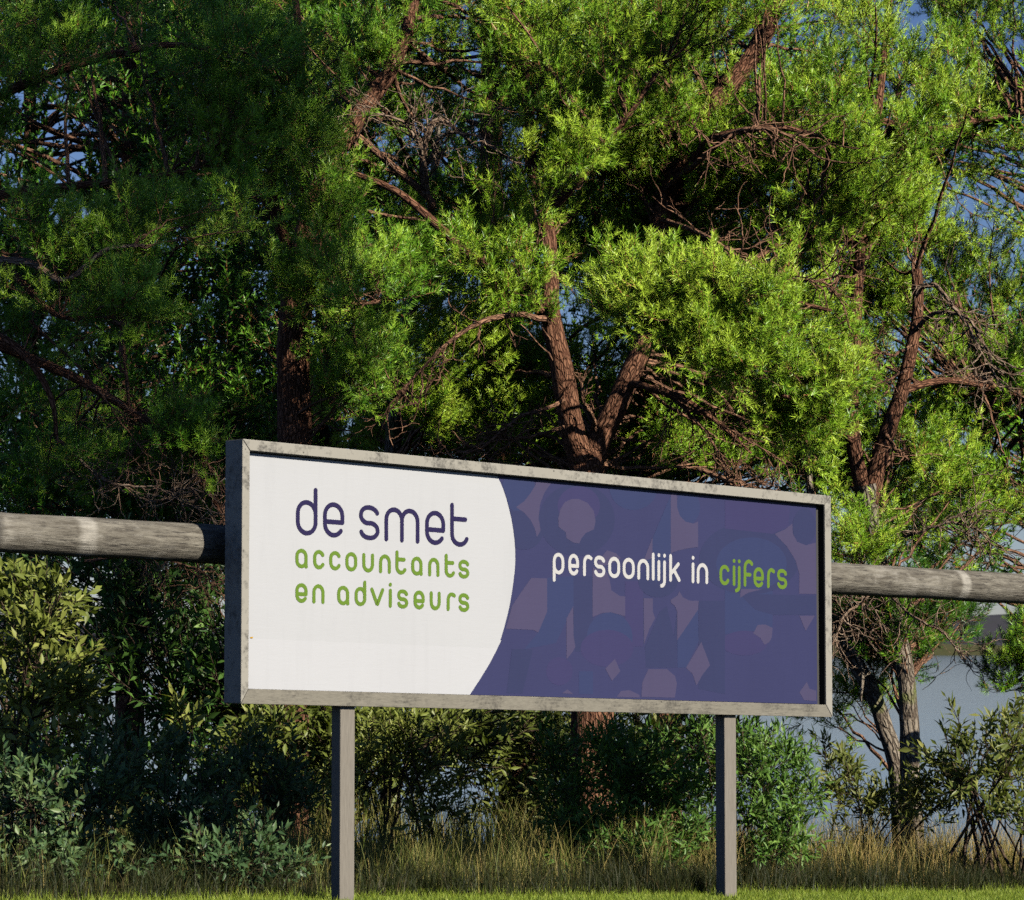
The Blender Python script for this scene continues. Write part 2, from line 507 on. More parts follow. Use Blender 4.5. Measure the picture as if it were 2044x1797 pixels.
class Wood:
    def __init__(self): self.v, self.f, self.b, self.n = [], [], [], 0
    def add(self, paths, radii, sides, wob=0.0):
        v, f, b = tubes(paths, radii, sides, wob)
        self.v.append(v); self.f.append(f + self.n); self.b.append(b); self.n += len(v)
    def build(self, name, mat, parent, kind=None):
        return mesh_obj(name, np.vstack(self.v), np.vstack(self.f), mat, parent, attrs={'bark': np.vstack(self.b)}, smooth=True, kind=kind)
def one_tube(name, pts, r0, r1, mat, parent, n=40, sides=16, wob=0.05, flare=0.0, rad=None):
    path = catmull(pts, n)
    t = np.linspace(0, 1, n)
    rads = np.interp(t, np.linspace(0, 1, len(rad)), rad) if rad is not None else r0 + (r1 - r0) * t
    rads = rads * (1 + flare * np.exp(-t * 14))
    w = Wood(); w.add(path[None], rads[None], sides, wob)
    return w.build(name, mat, parent), path, rads

# ------------------------------------------------------------------ the billboard
sign = empty('billboard_sign', S(0.0, 0.0, float(ground_z(O2[0], O2[1]))), 'large grey framed billboard with white and purple company poster on two posts', 'sign')
D_FR, REC = 0.165, 0.044
def zb(u): return BL[2] + (BR[2] - BL[2]) * u / SW          # bottom edge of the frame along the board
def zt(u): return TLz + (TRz - TLz) * u / SW
TOPW, BOTW, STW = 0.062, 0.085, 0.052
corner = {'bl': (0, zb(0)), 'br': (SW, zb(SW)), 'tl': (0, zt(0)), 'tr': (SW, zt(SW))}
inner = {'bl': (STW, zb(STW) + BOTW), 'br': (SW - STW * 1.2, zb(SW) + BOTW), 'tl': (STW, zt(STW) - TOPW), 'tr': (SW - STW * 1.2, zt(SW) - TOPW)}
def rail(name, a, b, mat, label=None):
    q = [np.array(corner[a]), np.array(corner[b]), np.array(inner[b]), np.array(inner[a])]
    g = 0.0022                                              # open mitre joint
    e1 = (q[1] - q[0]) / np.linalg.norm(q[1] - q[0])
    q = [q[0] + e1 * g, q[1] - e1 * g, q[2] - e1 * g, q[3] + e1 * g]
    vs_ = [S(u, 0, z) for u, z in q] + [S(u, D_FR, z) for u, z in q]
    pl = [(0, 1, 2, 3), (7, 6, 5, 4), (0, 4, 5, 1), (1, 5, 6, 2), (2, 6, 7, 3), (3, 7, 4, 0)]
    o = poly_obj(name, vs_, pl, mat, sign, bevel=0.003)
    if label: o['label'] = label
rail('frame_rail', 'tl', 'tr', MAT['frame'])
rail('frame_rail', 'bl', 'br', MAT['frame_low'], 'bottom frame rail of worn stained timber')
rail('frame_stile', 'bl', 'tl', MAT['frame'])
rail('frame_stile', 'br', 'tr', MAT['frame'])
# back board
bk = [inner['bl'], inner['br'], inner['tr'], inner['tl']]
vs_ = [S(u, REC + 0.012, z) for u, z in bk] + [S(u, D_FR - 0.02, z) for u, z in bk]
poly_obj('back_board', vs_, [(0, 1, 2, 3), (7, 6, 5, 4), (0, 4, 5, 1), (1, 5, 6, 2), (2, 6, 7, 3), (3, 7, 4, 0)], MAT['dark_back'], sign)
MAT['shade_strip'] = weathered('shade_strip_black', (0.012, 0.012, 0.012), (0.006, 0.006, 0.006), 0.4, None, False)  # black strips painted in for the shade inside the frame reveal
def shade_strip(a, b, du, dz):
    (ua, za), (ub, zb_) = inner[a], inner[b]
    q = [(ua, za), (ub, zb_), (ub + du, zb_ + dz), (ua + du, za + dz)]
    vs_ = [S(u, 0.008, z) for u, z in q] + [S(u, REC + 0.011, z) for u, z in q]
    poly_obj('frame_shade_strip', vs_, [(0, 1, 2, 3), (7, 6, 5, 4), (0, 4, 5, 1), (1, 5, 6, 2), (2, 6, 7, 3), (3, 7, 4, 0)], MAT['shade_strip'], sign)
shade_strip('br', 'tr', -0.004, 0)
shade_strip('tl', 'tr', 0, -0.004)
def board_px(px, py, n=REC):                                 # where a line of sight (2044 px copy) meets the poster plane
    d = ray(px, py)
    q0 = S(0, n, 0)
    t = ((q0 - CAM) @ NB) / (d @ NB)
    p = CAM + d * t[..., None]
    return np.stack([along(p), p[..., 2]], -1)
Z1 = lambda X, Y: ((600 + np.asarray(X, float) / 2.5676) / 1.25245, (1080 + np.asarray(Y, float) / 2.5676) / 1.25245)
Z2 = lambda X, Y: ((1200 + np.asarray(X, float) / 2.2711) / 1.25245, (1150 + np.asarray(Y, float) / 2.2711) / 1.25245)
def uv_of(pts, Z):
    p = np.asarray(pts, float)
    return board_px(*Z(p[:, 0], p[:, 1]))
def clip_poly(poly, inside, cut):
    out = []
    for k in range(len(poly)):
        a, b = poly[k - 1], poly[k]
        ia, ib = inside(a), inside(b)
        if ib:
            if not ia: out.append(cut(a, b))
            out.append(b)
        elif ia:
            out.append(cut(a, b))
    return out
m_ = 0.001
def clip_to_board(poly):
    ul, ur = inner['bl'][0] + m_, inner['br'][0] - 0.042
    fs = [lambda p: p[0] - ul, lambda p: ur - p[0],
          lambda p: p[1] - (zb(p[0]) + BOTW + m_), lambda p: (zt(p[0]) - TOPW - 0.010) - p[1]]
    poly = [np.array(q) for q in poly]
    for fn in fs:
        if not poly: return poly
        poly = clip_poly(poly, lambda p: fn(p) >= 0, lambda a, b: a + (b - a) * (fn(a) / (fn(a) - fn(b))))
    return poly
def flat(name, uvs, off, mat, parent):
    uvs = clip_to_board([tuple(q) for q in uvs])
    if len(uvs) < 3: return None
    vs_ = [S(u, REC - off, z) for u, z in uvs]
    return poly_obj(name, vs_, [tuple(range(len(vs_)))], mat, parent)
seam_z = lambda u: board_px(*Z1(60, 1322))[1] + (zb(u) - zb(0)) * 1.0
full = [(inner['bl'][0], zb(0) - 0.1), (SW, zb(SW) - 0.1), (SW, seam_z(SW)), (0, seam_z(0))]
poster = flat('poster_sheet', full, 0.0008, MAT['white2'], sign)
full = [(0, seam_z(0) - 0.004), (SW, seam_z(SW) - 0.004), (SW, zt(SW) + 0.1), (0, zt(0) + 0.1)]
poster2 = flat('poster_sheet', full, 0.0004, MAT['white'], sign)
poster['label'] = 'lower poster sheet below the seam'
poster2['label'] = 'upper poster sheet with the lettering'
edge_up = uv_of([(1636, 250), (1650, 283), (1672, 325), (1690, 370), (1710, 430), (1728, 500), (1742, 560), (1752, 620), (1761, 690), (1766, 760), (1767, 810), (1766, 850), (1762, 905), (1755, 960), (1746, 1025), (1735, 1090), (1724, 1145), (1710, 1200), (1692, 1270), (1671, 1337)], Z1)
edge_lo = uv_of([(1679, 1334), (1642, 1410), (1600, 1490), (1545, 1580), (1485, 1672), (1440, 1740)], Z1)
up = list(map(tuple, edge_up)) + [(SW, seam_z(SW) - 0.003), (SW, edge_up[0][1])]
lo = list(map(tuple, edge_lo)) + [(SW, zb(SW) - 0.1), (SW, seam_z(SW) - 0.001)]
field_up = flat('purple_field', up, 0.0010, MAT['navy'], poster2)
field_lo = flat('purple_field', lo, 0.0013, MAT['navy'], poster)
# monoline strokes
def ribbon(c, w, off, caps=8):
    """flat round-ended stroke along centre line c (K,2)"""
    c = np.asarray(c, float)
    d = np.gradient(c, axis=0); d /= np.linalg.norm(d, axis=1, keepdims=True) + 1e-12
    nrm = np.stack([-d[:, 1], d[:, 0]], -1)
    closed = len(c) > 8 and np.linalg.norm(c[0] - c[-1]) < w * 0.2
    if closed:
        c = c[:-1]
        d = np.roll(c, -1, 0) - np.roll(c, 1, 0); d /= np.linalg.norm(d, axis=1, keepdims=True)
        nrm = np.stack([-d[:, 1], d[:, 0]], -1)
    K = len(c)
    v = np.vstack([c + nrm * w / 2, c - nrm * w / 2])
    f = [(k, K + k, K + k + 1, k + 1) for k in range(K - 1)]
    if closed:
        return v, f + [(K - 1, 2 * K - 1, K, 0)]
    for end, sg in ((0, -1), (K - 1, 1)):
        base = np.arctan2(d[end][1] * sg, d[end][0] * sg)
        arc = [c[end] + w / 2 * np.array([np.cos(base + a), np.sin(base + a)]) for a in np.linspace(-np.pi / 2, np.pi / 2, caps + 2)[1:-1]]
        n0 = len(v); v = np.vstack([v, arc])
        ids = list(range(n0, n0 + caps))
        first, last = (K + end, end) if sg == 1 else (end, K + end)
        f.append(tuple([first] + ids + [last]))
    return v, f
def arc(cx, cy, rx, ry, a0, a1, n=14):
    a = np.radians(np.linspace(a0, a1, n))
    return np.stack([cx + rx * np.cos(a), cy + ry * np.sin(a)], -1)
def J(*ps): return np.vstack([np.atleast_2d(p) for p in ps])
R3 = 0.36
def oval(y0=0, y1=1, k=R3):
    return J(arc(.5, y1 - k, .5, k, 0, 180), arc(.5, y0 + k, .5, k, 180, 360), [(1, y1 - k)])
S_SH = J(arc(.5, .74, .5, .26, 20, 90, 8), arc(.42, .74, .42, .26, 95, 265, 12), [(.5, .485)], arc(.56, .245, .44, .245, 80, -90, 12), arc(.46, .26, .46, .26, -95, -162, 8))
GL = {   # strokes in letter boxes: x 0..1 over the letter's width, y 0 base line, 1 x-height
    'd': [oval(), J((1, 1.42), (1, .3))],
    'a': [oval(), J((1, .7), (1, .06), (1.03, .0))],
    'o': [oval()],
    'e': [J((.0, .43), (1, .43)), J((1, .43), (1, .64), arc(.5, .64, .5, .36, 0, 180), arc(.5, .36, .5, .36, 180, 325))],
    'c': [J(arc(.5, .64, .5, .36, 28, 180), arc(.5, .36, .5, .36, 180, 332))],
    's': [S_SH],
    'n': [J((0, 0), (0, .55), arc(.5, .6, .5, .4, 180, 0), (1, 0))],
    'u': [J((0, 1), (0, .4), arc(.5, .4, .5, .4, 180, 360), (1, 1))],
    'm': [J((0, 0), (0, .64), arc(.25, .66, .25, .34, 180, 0), (.5, 0)), J((.5, .6), arc(.75, .66, .25, .34, 180, 0), (1, 0))],
    't': [J((0, 1.32), (0, .36), arc(.5, .34, .5, .34, 180, 335)), J((0, .86), (.86, .86))],
    'v': [J((0, 1), (.5, 0.02), (1, 1))],
    'i': [J((.5, 1), (.5, 0)), J((.5, 1.38), (.5, 1.39))],
    'r': [J((0, 0), (0, .62), arc(.5, .62, .5, .38, 180, 90), (.72, 1.0), (1, .92))],
    'p': [J((0, -.42), (0, .6)), oval()],
    'l': [J((.5, 1.4), (.5, 0))],
    'j': [J((.75, 1), (.75, -.12), arc(.2, -.12, .55, .26, 0, -80)), J((.75, 1.38), (.75, 1.39))],
    'k': [J((0, 1.4), (0, 0)), J((.9, .95), (.12, .42)), J((.38, .60), (1, .02))],
    'f': [J((0, 0), (0, 1.0), arc(.5, 1.02, .5, .4, 180, 40)), J((0, .62), (.66, .62))],
}
lay = [0]
def word(name, letters, Z, xa, ba, ta, sb, st, wpx, mat, parent):
    for ch, xl, xr in letters:
        allv, allf = [], []
        lw = wpx / 2
        xl, xr = xl + lw, xr - lw
        for k, stv in enumerate(GL[ch]):
            X = xl + (xr - xl) * stv[:, 0]
            b = ba + sb * (X - xa); t = ta + st * (X - xa)
            Y = b + (t - b) * stv[:, 1]
            pu = uv_of(np.stack([X, Y], -1), Z)
            keep = np.concatenate([[True], np.linalg.norm(np.diff(pu, axis=0), axis=1) > 2e-4])
            pu = pu[keep]
            # even spacing
            L = np.concatenate([[0], np.cumsum(np.linalg.norm(np.diff(pu, axis=0), axis=1))])
            nseg = max(3, int(L[-1] / 0.008))
            q = np.linspace(0, L[-1], nseg)
            pu = np.stack([np.interp(q, L, pu[:, 0]), np.interp(q, L, pu[:, 1])], -1)
            w0 = uv_of([[X[0], Y[0] - wpx / 2], [X[0], Y[0] + wpx / 2]], Z)
            w_ = abs(w0[0, 1] - w0[1, 1])
            vv, ff = ribbon(pu, w_, 0)
            off = 0.0025 + 0.0002 * k
            n0 = len(allv)
            if len(stv) == 2 and abs(stv[0, 1] - stv[1, 1]) < 0.02 and abs(stv[0, 0] - stv[1, 0]) < 0.02:
                poly_obj('letter_dot', [S(a, REC - off, b_) for a, b_ in vv], ff, mat, parent)
                continue
            allv += [S(a, REC - off, b_) for a, b_ in vv]
            allf += [tuple(i + n0 for i in fc) for fc in ff]
        poly_obj(name, allv, allf, mat, parent)
w1 = [('d', 355, 499), ('e', 529, 671)]
w2 = [('s', 760, 898), ('m', 923, 1154), ('e', 1184, 1319), ('t', 1345, 1474)]
word('letter', w1, Z1, 425, 650, 452, .0738, .0834, 30, MAT['ink_navy'], poster2)
word('letter', w2, Z1, 425, 650, 452, .0738, .0834, 30, MAT['ink_navy'], poster2)
w = [('a', 352, 435), ('c', 466, 546), ('c', 569, 650), ('o', 673, 754), ('u', 781, 862), ('n', 889, 970), ('t', 994, 1072), ('a', 1095, 1173), ('n', 1204, 1282), ('t', 1310, 1384), ('s', 1398, 1474)]
word('letter', w, Z1, 394, 863, 762, .0633, .0681, 25, MAT['ink_green'], poster2)
word('letter', [('e', 352, 435), ('n', 461, 544)], Z1, 394, 1085, 983, .0557, .0624, 25, MAT['ink_green'], poster2)
w = [('a', 620, 702), ('d', 732, 812), ('v', 833, 927), ('i', 951, 977), ('s', 1005, 1082), ('e', 1110, 1187), ('u', 1214, 1290), ('r', 1323, 1387), ('s', 1398, 1474)]
word('letter', w, Z1, 394, 1085, 983, .0557, .0624, 25, MAT['ink_green'], poster2)
pa = (445, 640, 538, .0654, .0725, 21.5)
w = [('p', 409, 480), ('e', 497, 563), ('r', 581, 640), ('s', 643, 713), ('o', 724, 797), ('o', 806, 880), ('n', 889, 962), ('l', 971, 993), ('i', 1003, 1025), ('j', 1008, 1066), ('k', 1070, 1140)]
word('letter', w, Z2, *pa, MAT['ink_white'], poster2)
word('letter', [('i', 1197, 1219), ('n', 1226, 1297)], Z2, *pa, MAT['ink_white'], poster2)
w = [('c', 1355, 1420), ('i', 1430, 1452), ('j', 1432, 1490), ('f', 1492, 1558), ('e', 1548, 1613), ('r', 1625, 1677), ('s', 1682, 1746)]
word('letter', w, Z2, *pa, MAT['ink_green'], poster2)

# overlapping tone shapes in the purple field
def disc(cx, cy, rx, ry, n=40): return arc(cx, cy, rx, ry, 0, 360 - 360 / n, n)
tones = [
    ('navy_blue', disc(870, 160, 135, 125)), ('navy_deep', disc(550, 340, 215, 205)), ('navy_plum', disc(560, 260, 120, 110)),
    ('navy_blue', [(380, 670), (530, 660), (530, 840), (430, 1040), (250, 1075), (330, 980), (380, 860)]),
    ('navy_deep', [(530, 660), (640, 660), (640, 1080), (540, 1090), (530, 1000)]),
    ('navy_plum', [(823, 690), (925, 690), (925, 1060), (823, 1060)]),
    ('navy_blue', disc(735, 1010, 130, 145)), ('navy_plum', disc(720, 1070, 150, 105)),
    ('navy_deep', [(1100, 1000), (1060, 830), (1020, 860), (935, 1060), (940, 1180), (1115, 1180), (1117, 870)]),
    ('navy_blue', [(1390, 500), (1660, 500), (1660, 960), (1390, 990)]), ('navy_deep', disc(1530, 560, 285, 205)),
    ('navy_blue', disc(1540, 590, 200, 150)), ('navy_plum', disc(1500, 1040, 130, 70)), ('navy_deep', [(1240, 800), (1390, 800), (1390, 1330), (1240, 1300)]),
    ('navy_plum', [(1390, 230), (1760, 250), (1750, 380), (1660, 420), (1390, 390)]), ('navy_blue', disc(1180, 270, 68, 95)),
    ('navy_deep', [(1470, 760), (1905, 770), (1905, 880), (1660, 880), (1560, 850)]), ('navy_deep', disc(1840, 380, 66, 105)),
    ('navy_plum', disc(450, 1200, 75, 80)), ('navy_blue', [(560, 1200), (640, 1200), (640, 1330), (560, 1330)]), ('navy_deep', disc(1010, 690, 112, 90)),
    ('navy_blue', [(930, 560), (1082, 200), (1082, 530), (1000, 700)]), ('navy_deep', [(180, 1075), (300, 1075), (240, 1325), (150, 1325)]),
    ('navy_blue', [(1118, 1025), (1237, 850), (1240, 1030), (1170, 1180), (1120, 1180)]), ('navy_deep', disc(250, 380, 115, 130)), ('navy_blue', disc(215, 180, 100, 110)),
]
mau = [
    [(322, 112), (405, 128), (365, 185), (340, 250), (331, 330), (343, 400), (322, 440), (310, 390), (285, 340), (250, 300), (203, 268), (250, 235), (285, 190), (312, 145)],
    [(520, 222), (560, 222), (610, 245), (645, 290), (655, 350), (645, 395), (600, 415), (575, 445), (562, 475), (530, 470), (490, 445), (485, 410), (445, 380), (443, 330), (455, 280), (480, 240)],
    [(1082, 180), (1117, 190), (1118, 270), (1135, 320), (1165, 350), (1210, 362), (1237, 350), (1237, 495), (1180, 502), (1120, 515), (1082, 530)],
    [(978, 440), (978, 560), (928, 572)],
    [(720, 513), (770, 530), (800, 560), (720, 600), (645, 600), (690, 550)],
    [(638, 610), (720, 640), (735, 680), (745, 740), (790, 772), (823, 775), (823, 888), (740, 865), (690, 870), (638, 892)],
    [(290, 670), (380, 673), (380, 860), (330, 980), (300, 965), (145, 958), (180, 830), (240, 740)],
    [(528, 830), (530, 1000), (540, 1060), (525, 1090), (490, 1133), (490, 900)],
    [(928, 785), (980, 787), (980, 860), (993, 900), (960, 960), (930, 1048)],
    [(1130, 745), (1150, 780), (1190, 800), (1240, 800), (1237, 850), (1190, 920), (1118, 1025), (1118, 860), (1105, 830), (1082, 810), (1082, 795), (1120, 770)],
    [(1255, 1033), (1305, 1165), (1262, 1220), (1228, 1280), (1205, 1215), (1168, 1180)],
    [(1575, 937), (1620, 935), (1660, 955), (1655, 1010), (1640, 1035), (1615, 1050), (1590, 1010), (1550, 985)],
    [(1772, 362), (1775, 420), (1800, 465), (1850, 485), (1905, 470), (1908, 762), (1810, 760), (1812, 650), (1790, 570), (1740, 490), (1672, 420), (1730, 395)],
    [(1812, 885), (1900, 885), (1848, 970)],
    [(1855, 1260), (1870, 1300), (1908, 1310), (1908, 1370), (1840, 1365), (1812, 1320)],
    [(955, 1188), (1060, 1188), (1105, 1225), (1117, 1270), (1105, 1350), (915, 1345), (920, 1265)],
    [(765, 1130), (795, 1200), (748, 1255), (710, 1185)],
    [(800, 1312), (850, 1308), (905, 1335), (905, 1350), (775, 1345)],
    [(495, 1303), (530, 1330), (465, 1325)],
    [(1480, 732), (1600, 735), (1520, 755), (1475, 783)],
]
def shape_obj(poly, off, mat):
    uvs = uv_of(np.array(poly, float), Z2)
    eu = np.array(edge_up); el = np.array(edge_lo)
    es = np.vstack([eu, el[1:]])
    # keep the shape inside the purple field: push points left of the edge onto it
    lim = np.interp(-uvs[:, 1], -es[:, 1], es[:, 0]) + 0.004
    uvs[:, 0] = np.maximum(uvs[:, 0], lim)
    par = poster2 if uvs[:, 1].mean() > seam_z(uvs[:, 0].mean()) else poster
    return flat('tone_shape', uvs, off, mat, par)
for k, (mn, poly) in enumerate(tones):
    shape_obj(poly, 0.0015 + 0.00002 * k, MAT[mn])
for k, poly in enumerate(mau):
    shape_obj(poly, 0.0022, MAT['mauve'])
ym = uv_of([(64, 1316), (80, 1316), (80, 1325), (64, 1325)], Z1)
flat('registration_mark', ym, 0.004, MAT['ink_yellow'], poster2)
# posts
def box_post(px_l, px_r, top_py, n0, dep):
    d = ray(np.array([px_l, px_r]), np.array([1600., 1600.]))
    q0 = S(0, n0, 0)
    t = ((q0 - CAM) @ NB) / (d @ NB)
    ua, ub = along(CAM + d * t[:, None])
    top = [zb(ua) + 0.004, zb(ub) + 0.004]
    vs_ = []
    for n in (n0, n0 + dep):
        for u_, z_ in ((ua, None), (ub, None), (ub, 1), (ua, 0)):
            zz = top[z_] if z_ is not None else float(ground_z(*S(u_, n, 0)[:2])) - 0.25
            vs_.append(S(u_, n, zz))
    poly_obj('post', vs_, [(0, 1, 2, 3), (7, 6, 5, 4), (0, 4, 5, 1), (1, 5, 6, 2), (2, 6, 7, 3), (3, 7, 4, 0)], MAT['post'], sign, bevel=0.004)
box_post(679, 708, 0, 0.035, 0.085)
box_post(1447, 1470, 0, 0.035, 0.085)

# ------------------------------------------------------------------ the log rail
LOG_N = 0.44
def log_px(px, py):
    d = ray(px, py); q0 = S(0, LOG_N, 0)
    t = ((q0 - CAM) @ NB) / (d @ NB)
    return CAM + d * t
la, lb = log_px(0, 1063), log_px(2044, 1176)
ldir = (lb - la) / np.linalg.norm(lb - la)
Ltot = np.linalg.norm(lb - la)
l0, l1 = la - ldir * 1.5, lb + ldir * 1.5
npt = 120
path = l0 + (l1 - l0) * np.linspace(0, 1, npt)[:, None]
def log_s(px): return float((log_px(px, 1100) - l0) @ ldir)
LOG_BANDS = [(log_s(157), 0.06), (log_s(1905), 0.05), (log_s(2044), 0.05), ]
MAT['log'] = log_mat()
rail_e = empty('log_rail', [*l0[:2], float(ground_z(*l0[:2]))], 'thick weathered grey log beam running level behind the billboard', 'log rail')
w = Wood()
tt = np.linspace(0, 1, npt)
rad = 0.112 * (1 + 0.015 * np.sin(tt * 31) + 0.012 * np.sin(tt * 77 + 1))
rad[[0, -1]] = 0.001
w.add(path[None], rad[None], 32, 0.012)
o = w.build('log_beam', MAT['log'], rail_e)
for s_ in (0.35, np.linalg.norm(l1 - l0) - 0.35):
    c = l0 + ldir * s_
    g = float(ground_z(*c[:2])) - 0.3
    pts = [[c[0], c[1], g], [c[0], c[1], (g + c[2]) / 2], [c[0], c[1], c[2] - 0.09]]
    one_tube('log_post', pts, 0.115, 0.105, MAT['log'], rail_e, 20, 20, 0.02)

# ------------------------------------------------------------------ pine foliage
def unit(v): return v / (np.linalg.norm(v, axis=-1, keepdims=True) + 1e-9)
def shoot_template(n, L, nl, w, seed):
    g = np.random.default_rng(seed)
    t = np.sort(g.uniform(0.02, 1.0, n)) ** 0.9
    az = g.uniform(0, 2 * np.pi, n) + np.arange(n) * 2.4
    ang = np.radians(80 - 46 * t + g.normal(0, 7, n))
    ln = nl * (0.75 + 0.35 * g.random(n)) * (1.05 - 0.3 * t)
    base = np.stack([0 * t, 0 * t, t * L], -1)
    rad = np.stack([np.cos(az), np.sin(az), 0 * az], -1)
    d = rad * np.sin(ang)[:, None] + np.array([0, 0, 1]) * np.cos(ang)[:, None]
    tip = base + d * ln[:, None] + np.array([0, 0, 1]) * (ln * 0.12)[:, None]
    side = unit(np.cross(d, g.normal(size=(n, 3))))
    a = base + side * w / 2; b = base - side * w / 2
    V = np.stack([a, b, tip], 1).reshape(-1, 3)
    tint = np.repeat(g.uniform(-0.18, 0.18, n) + 0.22 * (t - 0.5), 3)
    sw = min(w * 0.5, 0.003)
    st = np.array([[sw, sw, -0.04 * L], [-sw, -sw, -0.04 * L], [0, 0, L * 0.9]])
    V = np.vstack([V, st]); tint = np.concatenate([tint, np.full(3, 5.0)])
    return V.astype(np.float32), tint.astype(np.float32)
TEMPL = {}
def templates(n, w, nl=0.060, L=0.125):
    k = (n, w)
    if k not in TEMPL:
        TEMPL[k] = [shoot_template(n, L, nl, w, 100 + 7 * q + n) for q in range(6)]
    return TEMPL[k]
def place_shoots(pos, dirn, scale, tint, n, w):
    tp = templates(n, w)
    Vs, Ts = [], []
    kind = rng.integers(0, len(tp), len(pos))
    for q, (V, tn) in enumerate(tp):
        m = kind == q
        if not m.any(): continue
        z = unit(dirn[m]); x = unit(np.cross(z, rng.normal(size=z.shape))); y = np.cross(z, x)
        M = np.stack([x, y, z], -1) * scale[m][:, None, None]
        W = np.einsum('sij,vj->svi', M, V) + pos[m][:, None, :]
        # turn the flat of every needle towards the sunward upper side, a round needle's lit face, to brighten crowns
        ne = W[:, :-3].reshape(len(W), -1, 3, 3)
        mid = (ne[:, :, 0] + ne[:, :, 1]) / 2
        sd_ = unit(np.cross(ne[:, :, 2] - mid, np.array([0.45, -0.55, 0.66]) + rng.normal(0, 0.45, mid.shape))) * (w / 2 * scale[m])[:, None, None]
        ne[:, :, 0] = mid + sd_; ne[:, :, 1] = mid - sd_
        W[:, :-3] = ne.reshape(len(W), -1, 3)
        tt_ = np.where(tn > 2, 2.0, np.clip(tint[m][:, None] + tn, 0, 1))
        Vs.append(W.reshape(-1, 3).astype(np.float32)); Ts.append(tt_.ravel().astype(np.float32))
    return np.vstack(Vs), np.concatenate(Ts)

def bezier(a, c, b, n):
    t = np.linspace(0, 1, n)[None, :, None]
    return a[:, None] * (1 - t) ** 2 + 2 * c[:, None] * t * (1 - t) + b[:, None] * t ** 2
SHOOTS = [0]
def grow_boughs(ctr, att, size, n_tw=10, n_sh=6, main_r=0.016, face=(0.35, -0.75, 0.35)):
    """ctr, att (B,3): bough centre and where its branch leaves the limb. Returns wood paths and shoot placements"""
    B = len(ctr)
    d = ctr - att
    dist = np.linalg.norm(d, axis=1)
    d = unit(d + np.array(face) * 0.25 * dist[:, None] + 1e-6)
    mid = (att + ctr) / 2 + np.array([0, 0, 1]) * (dist * rng.uniform(-0.06, 0.16, B))[:, None] + rng.normal(0, 0.06, (B, 3)) * dist[:, None]
    tip = ctr + unit(d + rng.normal(0, 0.3, (B, 3)) + np.array([0, 0, 0.25])) * (size * 0.55)[:, None]
    main = bezier(att, mid, tip, 10)
    main[:, 1:-1] += rng.normal(0, 0.012, (B, 8, 3))
    mr = np.linspace(1, 0.22, 10)[None] * (main_r * (0.7 + 0.5 * rng.random(B)) * np.clip(dist, 0.5, 1.6))[:, None]
    # twigs leave the outer part of the bough
    tq = rng.uniform(0.0, 1.0, (B, n_tw)) ** 0.8
    tl = 1 - (size / (dist + 0.5 * size)).clip(0.2, 0.75)[:, None] * 1.15 * (1 - tq)
    tl = tl.clip(0.12, 1)
    fi = tl * 9; i0 = np.minimum(fi.astype(int), 8); fr = (fi - i0)[..., None]
    bi = np.arange(B)[:, None]
    st = main[bi, i0] * (1 - fr) + main[bi, i0 + 1] * fr
    mdir = unit(main[bi, i0 + 1] - main[bi, i0])
    lat = rng.normal(size=(B, n_tw, 3)) * np.array([1, 1, 0.55])
    td = unit(mdir * 0.75 + unit(lat) * 0.95 + np.array(face) * 0.3 + np.array([0, 0, 0.12]))
    ln = size[:, None] * rng.uniform(0.35, 0.95, (B, n_tw))
    end = st + td * ln[..., None] + np.array([0, 0, 1]) * (ln * rng.uniform(-0.05, 0.3, ln.shape))[..., None]
    cm = st + td * (ln * 0.5)[..., None] + np.array([0, 0, -0.10]) * ln[..., None] + rng.normal(0, 0.02, st.shape)
    tw = bezier(st.reshape(-1, 3), cm.reshape(-1, 3), end.reshape(-1, 3), 4)
    tr = np.linspace(1, 0.35, 4)[None] * rng.uniform(0.0022, 0.0042, len(tw))[:, None]
    # shoots along each twig
    T = len(tw)
    sq = np.concatenate([np.ones((T, 1)), rng.uniform(0.25, 0.98, (T, n_sh - 1))], 1)
    fi = sq * 3; i0 = np.minimum(fi.astype(int), 2); fr = (fi - i0)[..., None]
    ti = np.arange(T)[:, None]
    sp_ = tw[ti, i0] * (1 - fr) + tw[ti, i0 + 1] * fr
    sd = unit(tw[ti, i0 + 1] - tw[ti, i0])
    dev = np.where(np.arange(n_sh)[None, :, None] == 0, 0.15, 0.8)
    sd = unit(sd + unit(rng.normal(size=sd.shape)) * dev + np.array([0, 0, 0.55]) + np.array(face) * 0.12)
    off = np.where(np.arange(n_sh)[None, :, None] == 0, 0.0, rng.uniform(0, 0.05, (T, n_sh, 1)))
    sp_ = sp_ + sd * off
    return main, mr, tw, tr, sp_.reshape(-1, 3), sd.reshape(-1, 3)

